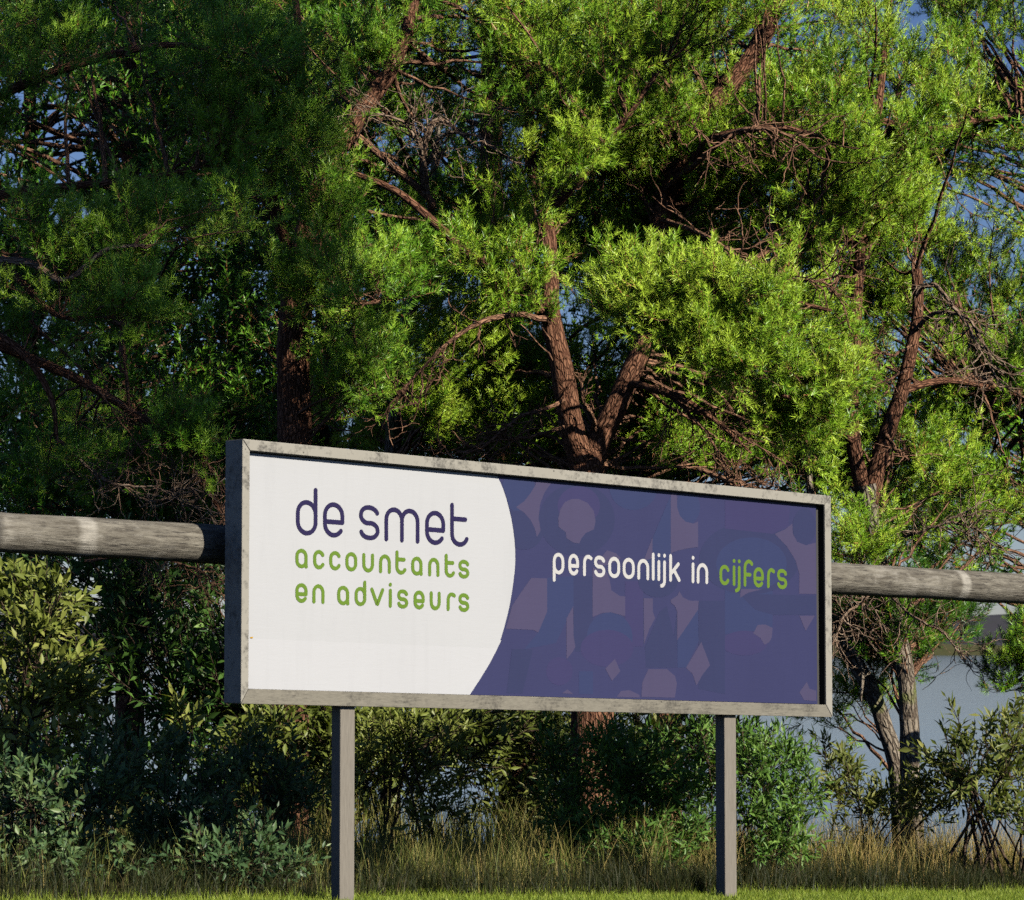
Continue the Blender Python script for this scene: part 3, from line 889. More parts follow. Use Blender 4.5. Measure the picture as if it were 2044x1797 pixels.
class Pine:
    def __init__(self, name, base, label, mat='bark_red', needle='needle', group='pine trees behind the billboard'):
        self.base = np.array([base[0], base[1], float(ground_z(base[0], base[1]))])
        self.e = empty(name, self.base, label, 'tree', group)
        self.mat, self.needle = mat, needle
        self.nodes, self.wood = [], Wood()
        self.V, self.T = [], []
    def limb(self, name, pts, rad, mat=None, n=48, sides=16, wob=0.05, flare=0.0, nodes=True):
        o, path, rads = one_tube(name, pts, 0, 0, MAT[mat or self.mat], self.e, n, sides, wob, flare, rad)
        if nodes: self.nodes.append(path[4:])
        return path
    def boughs(self, ctr, size, dens=(10, 5), needles=(34, 0.0052), tint=0.5, face=(0.35, -0.75, 0.35), main_r=0.016, scale=(0.85, 1.3), maxlen=2.2):
        ctr = np.asarray(ctr, float)
        nd = np.vstack(self.nodes)
        # leave from the limb point a little below, not the nearest
        q = ctr - np.array([0, 0, 0.35])
        dm = np.linalg.norm(q[:, None] - nd[None], axis=-1) + rng.uniform(0, 0.4, (len(ctr), len(nd)))
        att = nd[dm.argmin(1)]
        main, mr, tw, tr, sp_, sd = grow_boughs(ctr, att, size, dens[0], dens[1], main_r, face)
        self.wood.add(main, mr, 4); self.wood.add(tw, tr, 3)
        bt = np.repeat(np.broadcast_to(tint, (len(ctr),)) + rng.normal(0, 0.14, len(ctr)), dens[0] * dens[1])
        v, t = place_shoots(sp_, sd, rng.uniform(*scale, len(sp_)), bt + rng.normal(0, 0.13, len(sp_)), *needles)
        self.V.append(v); self.T.append(t); SHOOTS[0] += len(sp_)
    def upper(self, top, h, n, rad):
        """the leader and crown above the part that shows"""
        top = np.array(top, float)
        self.limb('limb', [top - np.array([0, 0, .4]), top + np.array([.1, .1, h * .5]), top + np.array([0, .2, h])], [.045, .035, .012], n=24, sides=8)
        t = rng.uniform(0, 1, n)
        a = rng.uniform(0, 2 * np.pi, n)
        r = rad * np.sqrt(rng.uniform(.02, 1, n)) * (1.05 - .75 * t)
        c = top + np.stack([r * np.cos(a), r * np.sin(a), .7 + t * h], -1)
        self.boughs(c, rng.uniform(.5, .8, n), dens=(9, 4), needles=(13, 0.02), scale=(1.3, 1.9), tint=.5, main_r=.014)
    def dead(self, pts, r0, r1, n_side=14, ln=0.5, mat='bark_pale', droop=-0.2, name='dead_branch', depth=2, spread=0.9):
        """a bare branch with side twigs"""
        w = Wood()
        path = catmull(pts, 26)
        path[1:] += np.cumsum(rng.normal(0, 0.006, (25, 3)), 0)
        w.add(path[None], np.linspace(r0, r1, 26)[None], 7, 0.06)
        gen = [path]
        rr = r1 * 1.1
        for lev in range(depth):
            new = []
            k = n_side if lev == 0 else 4
            for p in gen:
                m = len(p)
                for _ in range(k):
                    j = rng.integers(int(m * 0.2), m - 1)
                    t = unit(p[j + 1] - p[j])
                    dd = unit(t * 0.8 + rng.normal(0, spread * 0.7, 3) + np.array([0, -0.05, droop]))
                    L = ln * (0.4 + 0.8 * rng.random()) * (0.55 ** lev)
                    q = [p[j]]
                    for s_ in range(8):
                        dd = unit(dd + rng.normal(0, 0.22, 3) + np.array([0, 0, 0.04]))
                        q.append(q[-1] + dd * L / 8)
                    new.append(np.array(q))
            arr = np.array(new)
            w.add(arr, np.linspace(1, 0.4, 9)[None] * rng.uniform(0.7, 1.2, (len(arr), 1)) * max(rr * (0.65 ** lev), 0.0036), 4)
            gen = new
        w.build(name, MAT[mat], self.e)
    def finish(self):
        if self.wood.n: self.wood.build('twigs', MAT['bark_twig'], self.e, kind='stuff')
        if self.V:
            V = np.vstack(self.V); T = np.concatenate(self.T)
            mesh_obj('crown', V, np.arange(len(V)).reshape(-1, 3), MAT[self.needle], self.e, attrs={'tint': T}, kind='stuff')
            print('crown', self.e.name, len(V) // 3, 'tris')

VOIDS = [  # gaps between boughs, ellipses on the photo copy, for boughs nearer than the given distance
    (210, 290, 150, 180, 26), (440, 620, 120, 120, 26), (480, 790, 150, 140, 27), (330, 780, 130, 80, 24), (560, 430, 80, 130, 22.9),
    (1110, 740, 100, 170, 24.6), (1240, 780, 95, 120, 24.6), (1170, 890, 130, 90, 24.6), (1735, 930, 110, 140, 24.6), (1800, 740, 110, 150, 24.6), (1830, 590, 90, 90, 24.6),
    (1705, 610, 50, 130, 24.6), (1455, 170, 95, 90, 24.9), (840, 300, 130, 130, 24.2), (600, 760, 40, 110, 23.4), (900, 480, 60, 60, 23.2),
    (1875, 80, 40, 50, 40), (1985, 150, 30, 40, 40), (1470, 880, 130, 80, 24.4), (785, 850, 50, 70, 26), (1960, 640, 80, 80, 26), (2020, 420, 40, 60, 40), (2000, 1230, 70, 90, 60)]
SUNV = np.array(to_sun)
LIT = np.array([])                                            # trunk points that sunlight reaches between the boughs
def shades(p):
    if not len(LIT): return False
    q = p - LIT[:, :3]
    t = q @ SUNV
    d = np.linalg.norm(q - t[:, None] * SUNV, axis=1)
    return bool(((t > 0.15) & (d < LIT[:, 3])).any())
def scatter(cx, cy, rx, ry, d0, d1, n):
    out = []
    tries = 0
    while len(out) < n and tries < n * 12:
        tries += 1
        a = rng.uniform(0, 2 * np.pi); r = math.sqrt(rng.uniform())
        x, y = cx + rx * r * math.cos(a), cy + ry * r * math.sin(a)
        d = rng.uniform(d0, d1)
        if any(((x - vx) / vrx) ** 2 + ((y - vy) / vry) ** 2 < 1 and d < vd for vx, vy, vrx, vry, vd in VOIDS):
            continue
        if shades(P(x, y, d)): continue
        out.append(P(x, y, d))
    return np.array(out)
def fill(tree, regions, size=(0.29, 0.50), **kw):
    c = np.vstack([s for s in (scatter(*r) for r in regions) if len(s)])
    tree.boughs(c, rng.uniform(*size, len(c)), **kw)
def root(px, y):
    x = P(px, 1300, y)[0]
    return (x, y)
def PP(lst): return [P(x, y, d) for x, y, d in lst]
def foot(px, d):
    x, y = root(px, d)
    return np.array([x, y, float(ground_z(x, y)) - 0.15])

LIT = np.array([[*P(x, y, d), r] for x, y, d, r in (
    (1170, 910, 23.4, .5), (1150, 860, 23.4, .5), (1128, 780, 23.3, .5), (1110, 690, 23.3, .5), (1240, 790, 23.4, .45), (1265, 730, 23.4, .45),
    (1735, 1000, 24.1, .4), (1705, 880, 24, .35), (1770, 870, 24, .4), (1825, 650, 24, .4), (1705, 680, 24, .35), (1450, 175, 24.3, .35), (845, 330, 23.5, .3), (900, 480, 23.1, .25), (1815, 1450, 24.1, .4),
    (950, 790, 24.6, .75), (1030, 850, 24.6, .7), (880, 860, 24.8, .55), (1400, 900, 24.4, .7), (1330, 920, 25, .4), (1480, 900, 24.5, .4), (1900, 900, 24.6, .35), (1950, 780, 24.6, .35), (1360, 880, 22.8, .4), (1400, 850, 22.8, .5), (1450, 920, 22.7, .5), (1520, 900, 22.6, .5))])
# --- pine with the red forked trunk behind the middle of the sign
t2 = Pine('pine_tree', root(1178, 23.5), 'red barked pine with trunk forking in a Y just above the billboard')
pth = t2.limb('trunk', [foot(1182, 23.5)] + PP([(1180, 1400, 23.5), (1174, 1100, 23.5), (1170, 935, 23.5), (1160, 895, 23.45)]), [.18, .165, .155, .15, .125], flare=0.25, wob=0.06)
lf = t2.limb('limb', PP([(1168, 930, 23.5), (1148, 880, 23.45), (1132, 800, 23.4), (1118, 720, 23.4), (1104, 660, 23.4), (1098, 610, 23.45), (1100, 540, 23.6), (1090, 430, 23.7), (1060, 330, 23.8), (1055, 200, 23.9), (1040, 40, 24), (1030, -150, 24)]), [.108, .10, .094, .09, .085, .073, .062, .055, .05, .042, .035, .02])
t2.limb('limb', PP([(1100, 650, 23.4), (1086, 625, 23.3), (1040, 580, 23.2), (950, 520, 23.1), (885, 462, 23.1), (800, 388, 23.2), (715, 350, 23.3), (640, 330, 23.4)]), [.06, .052, .046, .042, .038, .03, .024, .015], n=40, sides=10)
rl = t2.limb('limb', PP([(1175, 930, 23.5), (1200, 870, 23.5), (1236, 800, 23.5), (1262, 740, 23.55), (1282, 690, 23.6), (1300, 560, 23.9), (1330, 400, 24.2), (1420, 215, 24.4), (1500, 115, 24.5), (1560, -20, 24.6), (1600, -200, 24.7)]), [.106, .10, .092, .088, .082, .08, .082, .088, .08, .07, .04])
t2.limb('limb', PP([(1255, 765, 23.5), (1300, 775, 23.2), (1370, 800, 22.9), (1440, 850, 22.7), (1500, 905, 22.6)]), [.035, .03, .025, .018, .01], n=30, sides=8, nodes=False)
t2.limb('limb', PP([(1290, 640, 23.7), (1360, 600, 23.1), (1450, 590, 22.5), (1560, 600, 22.2), (1660, 620, 22.1)]), [.05, .04, .034, .026, .012], n=30, sides=8)
t2.limb('limb', PP([(1300, 560, 23.9), (1370, 690, 23.2), (1440, 720, 22.6), (1520, 730, 22.3)]), [.035, .03, .022, .012], n=30, sides=8)
t2.limb('limb', PP([(1330, 400, 24.2), (1400, 300, 23.6), (1440, 270, 23.3), (1560, 255, 23.1), (1690, 290, 23.1)]), [.045, .036, .03, .024, .012], n=30, sides=8)
t2.limb('limb', PP([(1090, 430, 23.7), (1180, 330, 23.3), (1260, 220, 23.2), (1330, 120, 23.2)]), [.04, .034, .026, .012], n=30, sides=8)
fill(t2, [(1180, 110, 320, 170, 22.6, 25.2, 52), (1450, 190, 260, 230, 22.6, 25.8, 62), (1230, 400, 260, 190, 22.6, 25.2, 52), (1480, 430, 210, 160, 22.6, 25, 40)], tint=0.66)
fill(t2, [(1430, 640, 200, 90, 21.6, 23.2, 38), (1540, 700, 130, 90, 21.6, 22.8, 22), (1330, 700, 70, 70, 22.5, 23.2, 6)], tint=0.78, dens=(11, 5))
fill(t2, [(1170, 800, 210, 120, 24.3, 26, 34), (1430, 870, 180, 80, 23.9, 26, 34), (1080, 900, 130, 40, 24.4, 26.4, 16), (1350, 330, 150, 100, 24.8, 26.5, 20), (1300, 520, 90, 70, 24.4, 26, 10), (1000, 560, 130, 90, 22.9, 24.5, 12)], tint=0.6)
t2.dead(PP([(1290, 775, 23.3), (1350, 800, 23.0), (1400, 850, 22.8), (1440, 920, 22.7), (1470, 985, 22.6)]), .018, .006, 26, .55, 'bark_twig', -0.35)
t2.dead(PP([(1330, 790, 23.2), (1430, 840, 22.8), (1500, 890, 22.6), (1560, 930, 22.5)]), .015, .005, 18, .5, 'bark_twig', -0.3)
t2.dead(PP([(1395, 935, 22.6), (1440, 955, 22.5), (1490, 975, 22.45), (1530, 985, 22.4)]), .022, .009, 10, .35, 'bark_twig', 0)
t2.dead(PP([(1125, 800, 23.3), (1040, 830, 22.9), (980, 880, 22.7), (900, 930, 22.7)]), .018, .006, 16, .45, 'bark_twig', 0.1)
t2.dead(PP([(1130, 850, 23.4), (1060, 870, 23.0), (990, 875, 22.8), (900, 900, 22.7)]), .016, .006, 14, .4, 'bark_twig', 0.1)
t2.dead(PP([(1095, 640, 23.3), (1020, 625, 22.9), (930, 650, 22.6), (850, 720, 22.5), (800, 790, 22.5)]), .03, .008, 16, .5, 'bark_twig', -0.3)
t2.dead(PP([(1190, 860, 23.4), (1180, 830, 23.2), (1160, 800, 23.1), (1155, 770, 23.1)]), .02, .01, 5, .2, 'bark_twig', 0.2)
t2.dead(PP([(1330, 380, 24.0), (1420, 300, 23.0), (1480, 265, 22.6), (1560, 262, 22.5), (1640, 300, 22.5)]), .026, .008, 22, .6, 'bark_twig', -0.2)
t2.dead(PP([(1320, 440, 24.0), (1400, 470, 22.9), (1480, 520, 22.5), (1580, 560, 22.4), (1690, 545, 22.4)]), .024, .007, 26, .6, 'bark_twig', -0.1)
t2.upper(P(1040, -90, 24), 5.5, 50, 2.0)
t2.upper(P(1590, -120, 24.7), 5.0, 45, 1.9)
t2.finish()

# --- forked pine to the right of the sign
t3 = Pine('pine_tree', root(1818, 24.2), 'forked red pine rising beside the billboard edge with a broken stub top')
t3.limb('trunk', [foot(1820, 24.2)] + PP([(1817, 1560, 24.2), (1814, 1440, 24.2), (1806, 1330, 24.2), (1778, 1200, 24.2), (1752, 1100, 24.2), (1737, 1030, 24.2), (1728, 965, 24.15)]), [.10, .082, .078, .072, .066, .062, .075, .10], 'bark_grey', flare=0.3)
t3.limb('limb', PP([(1735, 1020, 24.2), (1712, 930, 24.15), (1702, 860, 24.1), (1700, 780, 24.1), (1706, 690, 24.1), (1710, 590, 24.1), (1718, 500, 24.1), (1735, 380, 24.2), (1750, 240, 24.3), (1770, 60, 24.4), (1790, -150, 24.5)]), [.08, .066, .058, .054, .05, .05, .045, .04, .036, .03, .015])
t3.limb('limb', PP([(1732, 1010, 24.2), (1752, 930, 24.15), (1776, 850, 24.1), (1800, 780, 24.1), (1818, 700, 24.1), (1832, 620, 24.1), (1830, 538, 24.1)]), [.085, .075, .066, .06, .052, .046, .044])
t3.limb('limb', PP([(1750, 240, 24.3), (1850, 260, 24.6), (1960, 240, 24.8), (2080, 220, 25)]), [.034, .03, .022, .012], n=30, sides=8)
t3.limb('limb', PP([(1718, 480, 24.1), (1600, 470, 23.6), (1500, 520, 23.2), (1420, 540, 23)]), [.036, .03, .022, .01], n=30, sides=8)
t3.limb('limb', PP([(1800, 780, 24.1), (1880, 760, 24.4), (1960, 770, 24.8), (2070, 800, 25.2)]), [.036, .03, .022, .01], n=30, sides=8)
t3.limb('limb', PP([(1700, 880, 24.1), (1650, 840, 23.6), (1600, 800, 23.0), (1560, 790, 22.5)]), [.04, .03, .022, .01], n=30, sides=8)
fill(t3, [(1750, 240, 190, 230, 23, 26.2, 46), (1640, 440, 200, 150, 22.8, 25, 32), (1880, 440, 130, 180, 24.6, 26.8, 22), (1940, 120, 130, 140, 25, 27, 20), (1990, 330, 70, 120, 25.4, 27, 9), (1570, 820, 90, 100, 22.2, 23.6, 18)], tint=0.7)
fill(t3, [(1930, 820, 130, 170, 24.5, 26.5, 26), (1890, 1010, 150, 100, 24.4, 27, 20), (1700, 1060, 50, 80, 23.2, 24, 7), (1660, 640, 80, 60, 23.0, 24, 6), (1810, 880, 30, 60, 24.6, 25.2, 4), (1770, 600, 90, 130, 24.7, 26, 13), (1900, 620, 110, 90, 24.8, 26.5, 12), (1690, 900, 60, 90, 24.7, 25.8, 8), (1720, 720, 60, 140, 24.8, 26, 12), (2000, 700, 60, 140, 25, 26.5, 10), (1680, 980, 60, 40, 24.6, 25.8, 8)], tint=0.68)
t3.dead(PP([(1835, 575, 24.1), (1862, 570, 23.9), (1895, 600, 23.6), (1930, 650, 23.5), (1965, 720, 23.4), (1995, 790, 23.4)]), .024, .006, 18, .5, 'bark_pale', -0.35)
t3.dead(PP([(1822, 660, 24.1), (1860, 625, 23.8), (1900, 630, 23.6), (1945, 660, 23.5), (1985, 760, 23.4)]), .022, .006, 16, .5, 'bark_pale', -0.5)
t3.dead(PP([(1818, 690, 24.0), (1780, 700, 23.8), (1740, 690, 23.7), (1712, 700, 23.7)]), .014, .006, 16, .35, 'bark_twig', -0.05)
t3.dead(PP([(1810, 740, 24.0), (1770, 770, 23.8), (1740, 790, 23.7)]), .012, .005, 12, .3, 'bark_twig', -0.1)
t3.dead(PP([(1770, 870, 24.0), (1800, 890, 23.7), (1830, 915, 23.6)]), .02, .008, 6, .3, 'bark_twig', 0.0)
t3.dead(PP([(1745, 1100, 24.0), (1830, 1060, 23.7), (1900, 1040, 23.6), (1960, 1060, 23.5)]), .016, .006, 24, .5, 'bark_pale', -0.15)
t3.dead(PP([(1765, 1160, 24.1), (1720, 1200, 23.4), (1690, 1240, 23.1), (1680, 1290, 23.0)]), .016, .006, 30, .42, 'bark_pale', -0.05)
t3.dead(PP([(1770, 1180, 24.1), (1820, 1230, 23.4), (1880, 1260, 23.2), (1920, 1320, 23.1)]), .014, .005, 18, .5, 'bark_pale', -0.15)
fill(t3, [(1790, 1270, 110, 55, 24.0, 26.0, 30), (1740, 1310, 60, 30, 24.6, 26, 8), (1870, 1240, 40, 40, 24.4, 26, 6)], tint=0.12, size=(0.32, 0.5))
t3.upper(P(1790, -130, 24.5), 5.5, 50, 2.0)
t3.finish()

# --- leaning grey trunk under the log
t5 = Pine('pine_tree', root(1794, 25.0), 'crooked grey trunk leaning out beside the billboard under the log beam', 'bark_grey')
t5.limb('trunk', [foot(1802, 25.0)] + PP([(1792, 1550, 25), (1765, 1450, 24.95), (1735, 1370, 24.9), (1690, 1295, 24.85), (1672, 1255, 24.8), (1668, 1200, 24.8), (1640, 1120, 24.8), (1620, 1000, 24.9), (1610, 880, 25)]), [.08, .072, .07, .07, .064, .05, .045, .04, .035, .02], flare=0.2)
t5.limb('limb', PP([(1680, 1275, 24.85), (1706, 1300, 24.4), (1722, 1340, 24.3), (1718, 1400, 24.3)]), [.026, .022, .016, .01], n=26, sides=8, nodes=False)
t5.dead(PP([(1670, 1250, 24.8), (1700, 1235, 24.4), (1740, 1250, 24.2), (1800, 1270, 24.1)]), .018, .006, 18, .4, 'bark_pale', -0.1)
fill(t5, [(1690, 1390, 60, 60, 25.3, 26.5, 9), (1560, 900, 120, 60, 25.2, 26.5, 10)], tint=0.6, size=(0.3, 0.45))
t5.finish()

# --- dark pine left of the middle
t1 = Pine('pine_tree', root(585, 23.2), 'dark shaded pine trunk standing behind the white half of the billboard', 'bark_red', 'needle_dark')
t1.limb('trunk', [foot(570, 23.2)] + PP([(575, 1350, 23.2), (582, 1050, 23.2), (588, 860, 23.2), (586, 700, 23.2), (598, 560, 23.25), (620, 450, 23.3), (655, 330, 23.4), (715, 235, 23.5), (790, 120, 23.6), (830, -20, 23.7), (850, -250, 23.8)]), [.16, .15, .14, .135, .13, .13, .115, .09, .075, .06, .05, .03], flare=0.25)
t1.limb('limb', PP([(600, 560, 23.25), (540, 380, 23), (575, 270, 22.9), (600, 150, 22.8), (590, 0, 22.8), (570, -200, 22.8)]), [.05, .045, .04, .036, .03, .015], n=40, sides=10)
t1.limb('limb', PP([(590, 620, 23.2), (650, 600, 22.8), (700, 610, 22.5), (760, 600, 22.4)]), [.04, .03, .022, .01], n=30, sides=8)
t1.limb('limb', PP([(850, 385, 23.6), (845, 330, 23.5), (850, 280, 23.5), (880, 240, 23.6), (960, 300, 23.4)]), [.04, .036, .03, .022, .01], 'bark_pale', n=30, sides=10, nodes=False)
t1.limb('limb', PP([(700, 260, 23.5), (850, 390, 23.6), (860, 420, 23.7)]), [.03, .03, .03], 'bark_twig', n=20, sides=8, nodes=False)
fill(t1, [(830, 130, 240, 160, 23.2, 25.8, 38), (600, 170, 190, 190, 22.3, 24.8, 26), (820, 430, 180, 150, 23.4, 25.8, 28)], tint=0.62)
fill(t1, [(690, 600, 100, 90, 21.9, 23, 12), (700, 770, 120, 70, 22.2, 23.6, 12), (620, 420, 60, 90, 22.3, 22.9, 9), (600, 560, 40, 50, 22.4, 22.9, 4), (460, 330, 90, 120, 22.2, 23.2, 8)], tint=0.68)
t1.dead(PP([(850, 375, 23.5), (840, 320, 23.3), (815, 260, 23.2), (770, 230, 23.1), (720, 215, 23.1)]), .022, .006, 20, .5, 'bark_pale', 0.05)
t1.dead(PP([(850, 330, 23.5), (880, 270, 23.3), (940, 270, 23.2), (1000, 320, 23.2)]), .02, .006, 18, .5, 'bark_pale', 0.05)
t1.dead(PP([(845, 370, 23.5), (870, 330, 23.3), (865, 300, 23.3)]), .012, .006, 6, .3, 'bark_pale', 0.1)
t1.dead(PP([(590, 830, 23.1), (620, 800, 22.8), (680, 780, 22.6)]), .014, .005, 12, .35, 'bark_twig', 0)
t1.upper(P(850, -180, 23.8), 5.0, 45, 2.0)
t1.finish()

# --- thin grey trunk and the lit pine behind the middle
t6 = Pine('pine_tree', root(785, 26.0), 'slim pale grey pine trunk peeking over the white half of the billboard', 'bark_grey')
t6.limb('trunk', [foot(780, 26)] + PP([(782, 1100, 26), (785, 880, 26), (792, 800, 26), (800, 700, 26.1), (830, 560, 26.3), (860, 400, 26.5), (880, 200, 26.7)]), [.085, .08, .075, .065, .06, .05, .04, .02], flare=0.2)
t6.limb('limb', PP([(792, 800, 26), (880, 760, 26.1), (960, 740, 26.2), (1040, 740, 26.3)]), [.035, .028, .02, .01], n=26, sides=8)
fill(t6, [(940, 770, 150, 120, 24.4, 26.2, 34), (900, 560, 150, 120, 26, 28, 14), (740, 860, 100, 60, 26.2, 27.5, 8)], tint=0.8)
t6.finish()

# --- pine just outside the view on the left, its boughs hanging in
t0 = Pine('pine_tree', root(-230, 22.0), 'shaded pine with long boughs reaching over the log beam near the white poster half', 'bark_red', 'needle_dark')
t0.limb('trunk', [foot(-260, 22)] + PP([(-250, 1200, 22), (-220, 800, 22), (-180, 400, 22), (-150, 0, 22.1), (-140, -400, 22.2)]), [.17, .16, .14, .11, .08, .04], flare=0.25)
t0.limb('limb', PP([(-200, 560, 22), (-60, 500, 21.7), (30, 550, 21.5), (100, 620, 21.4), (150, 640, 21.3)]), [.05, .042, .034, .024, .012], n=34, sides=10)
t0.limb('limb', PP([(-200, 460, 22), (-40, 515, 21.6), (60, 525, 21.4), (130, 560, 21.3), (210, 500, 21.2), (290, 490, 21.2)]), [.045, .036, .03, .022, .018, .01], 'bark_pale', n=34, sides=10)
t0.limb('limb', PP([(-215, 640, 22), (-60, 650, 21.8), (40, 700, 21.7), (100, 790, 21.7), (115, 880, 21.8)]), [.045, .038, .03, .022, .012], n=34, sides=10)
t0.limb('limb', PP([(-190, 300, 22), (-20, 200, 21.8), (150, 130, 21.7), (330, 90, 21.7), (480, 110, 21.8)]), [.05, .042, .034, .024, .012], n=34, sides=10)
t0.limb('limb', PP([(-200, 600, 22), (0, 690, 22.2), (160, 760, 22.3), (300, 850, 22.3), (400, 960, 22.3), (450, 1040, 22.4)]), [.05, .042, .036, .03, .022, .012], n=40, sides=10)
t0.limb('limb', PP([(-190, 420, 22), (60, 380, 22.2), (260, 360, 22.2), (420, 330, 22.2)]), [.04, .034, .026, .012], n=34, sides=10)
fill(t0, [(330, 110, 230, 120, 21.2, 23, 24), (70, 190, 130, 160, 21.1, 22.4, 14), (430, 300, 110, 90, 21.6, 23, 8)], tint=0.62)
fill(t0, [(230, 500, 200, 80, 20.9, 22, 18), (280, 650, 60, 40, 20.8, 21.4, 4), (150, 620, 130, 60, 21, 22, 7), (400, 560, 50, 40, 21.0, 21.6, 3)], tint=0.78, size=(0.3, 0.5))
fill(t0, [(90, 850, 130, 130, 22, 23.6, 9), (400, 870, 45, 45, 21.9, 22.4, 4), (350, 930, 80, 50, 22, 22.8, 4), (60, 720, 80, 60, 22, 23, 4)], tint=0.5, size=(0.28, 0.45))
t0.dead(PP([(160, 760, 22.3), (250, 820, 22.1), (330, 870, 22.0), (420, 960, 22.0), (450, 1020, 22.0)]), .014, .006, 26, .6, 'bark_twig', 0.0)
t0.dead(PP([(60, 640, 21.8), (150, 730, 21.8), (200, 800, 21.8), (280, 900, 21.8)]), .012, .004, 18, .6, 'bark_twig', 0.0)
t0.dead(PP([(120, 880, 22.2), (220, 960, 22.0), (320, 980, 21.9), (420, 1030, 21.9)]), .014, .005, 26, .5, 'bark_pale', -0.1)
t0.dead(PP([(200, 950, 22.2), (300, 1000, 22.0), (380, 980, 21.9), (445, 1010, 21.9)]), .012, .005, 20, .45, 'bark_pale', 0)
t0.dead(PP([(170, 1120, 22.4), (280, 1110, 22.2), (380, 1130, 22.1), (450, 1180, 22.1)]), .012, .005, 26, .5, 'bark_twig', -0.2)
t0.finish()

# --- thick old trunk seen under the sign
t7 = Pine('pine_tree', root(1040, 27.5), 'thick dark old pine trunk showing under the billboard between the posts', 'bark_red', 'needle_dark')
t7.limb('trunk', [foot(1040, 27.5)] + PP([(1040, 1500, 27.5), (1030, 1200, 27.5), (1000, 900, 27.6), (985, 500, 27.8), (980, 100, 28), (990, -300, 28.2)]), [.21, .2, .18, .15, .12, .09, .05], flare=0.3)
t7.limb('limb', PP([(1000, 900, 27.6), (800, 760, 28.5), (600, 700, 29)]), [.05, .04, .02], n=30, sides=8)
t7.limb('limb', PP([(990, 620, 27.7), (1200, 480, 28), (1400, 430, 28.2)]), [.05, .04, .02], n=30, sides=8)
fill(t7, [(900, 300, 420, 330, 27.2, 29.5, 62), (1300, 350, 300, 330, 26.5, 29, 60), (760, 760, 260, 200, 28, 30, 26), (980, 915, 220, 45, 27, 30, 26), (1240, 925, 120, 40, 27, 30, 16), (1560, 960, 160, 40, 27, 30, 16)], tint=0.5, size=(0.5, 0.75), dens=(9, 5), needles=(18, 0.009), scale=(1.1, 1.6))
t7.finish()

# --- darker pines further back
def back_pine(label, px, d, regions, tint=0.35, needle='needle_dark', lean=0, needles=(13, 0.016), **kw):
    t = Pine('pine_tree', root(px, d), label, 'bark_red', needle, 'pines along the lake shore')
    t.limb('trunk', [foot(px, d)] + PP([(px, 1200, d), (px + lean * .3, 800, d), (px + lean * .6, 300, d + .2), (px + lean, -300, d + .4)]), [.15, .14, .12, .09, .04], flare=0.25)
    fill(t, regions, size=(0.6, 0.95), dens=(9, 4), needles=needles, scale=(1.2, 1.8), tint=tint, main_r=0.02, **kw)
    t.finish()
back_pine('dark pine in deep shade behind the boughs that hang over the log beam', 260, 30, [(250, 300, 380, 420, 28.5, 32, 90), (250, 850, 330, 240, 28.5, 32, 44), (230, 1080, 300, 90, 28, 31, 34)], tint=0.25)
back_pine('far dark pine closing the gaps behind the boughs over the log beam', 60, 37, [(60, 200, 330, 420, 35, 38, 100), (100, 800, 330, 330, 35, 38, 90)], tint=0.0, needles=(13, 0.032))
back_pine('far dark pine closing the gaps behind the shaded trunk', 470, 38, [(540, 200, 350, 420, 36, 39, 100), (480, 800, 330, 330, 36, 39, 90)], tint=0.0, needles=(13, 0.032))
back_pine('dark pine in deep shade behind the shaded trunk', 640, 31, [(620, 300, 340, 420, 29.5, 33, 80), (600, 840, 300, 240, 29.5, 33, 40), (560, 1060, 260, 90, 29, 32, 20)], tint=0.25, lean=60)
back_pine('pine standing far back behind the forked trunk', 1330, 32, [(1350, 250, 380, 330, 30, 34, 80), (1330, 720, 330, 220, 30, 33, 46), (1350, 900, 330, 80, 27.5, 31, 40), (960, 860, 180, 80, 28, 31, 26)], tint=0.6, lean=-40)
back_pine('open crowned pine against the sky behind the broken stub', 2130, 33, [(2060, 560, 60, 130, 31, 34, 12), (1900, 900, 200, 260, 29, 33, 34), (1840, 330, 70, 140, 31, 34, 8), (1960, 330, 60, 90, 31, 34, 5), (1860, 1080, 120, 50, 30, 34, 10)], tint=0.3, lean=-60)
# crowns going on above and beside the view (they shade what is seen)
t9 = Pine('pine_tree', root(2420, 25), 'tall pine standing past the end of the log beam near the open lake', 'bark_red', 'needle')
t9.limb('trunk', [foot(2420, 25)] + PP([(2420, 1200, 25), (2400, 700, 25), (2380, 200, 25.1), (2370, -300, 25.2)]), [.15, .14, .12, .09, .04], flare=0.25)
t9.limb('limb', PP([(2400, 600, 25), (2250, 650, 25.1), (2100, 700, 25.3)]), [.05, .04, .015], n=30, sides=8)
t9.limb('limb', PP([(2415, 1250, 25), (2200, 1260, 26), (2080, 1330, 26.2), (2000, 1380, 26.3)]), [.04, .03, .022, .01], n=30, sides=8)
fill(t9, [(2290, 250, 220, 500, 24, 26.5, 40), (2250, 850, 180, 250, 24.5, 26.5, 18)], size=(0.6, 0.9), dens=(9, 4), needles=(15, 0.012), scale=(1.2, 1.7), tint=0.5)
fill(t9, [(2020, 1375, 32, 30, 25.8, 26.6, 5), (2035, 1290, 22, 26, 25.8, 26.8, 4), (2030, 720, 50, 70, 25, 26, 6)], size=(0.28, 0.42), tint=0.5)
t9.upper(P(2370, -200, 25.2), 6.0, 55, 2.2)
t9.finish()
ta = Pine('pine_tree', (4.6, 8.8), 'unseen tall pine added to shade the boughs over the log beam, clear of the billboard', 'bark_red', 'needle')
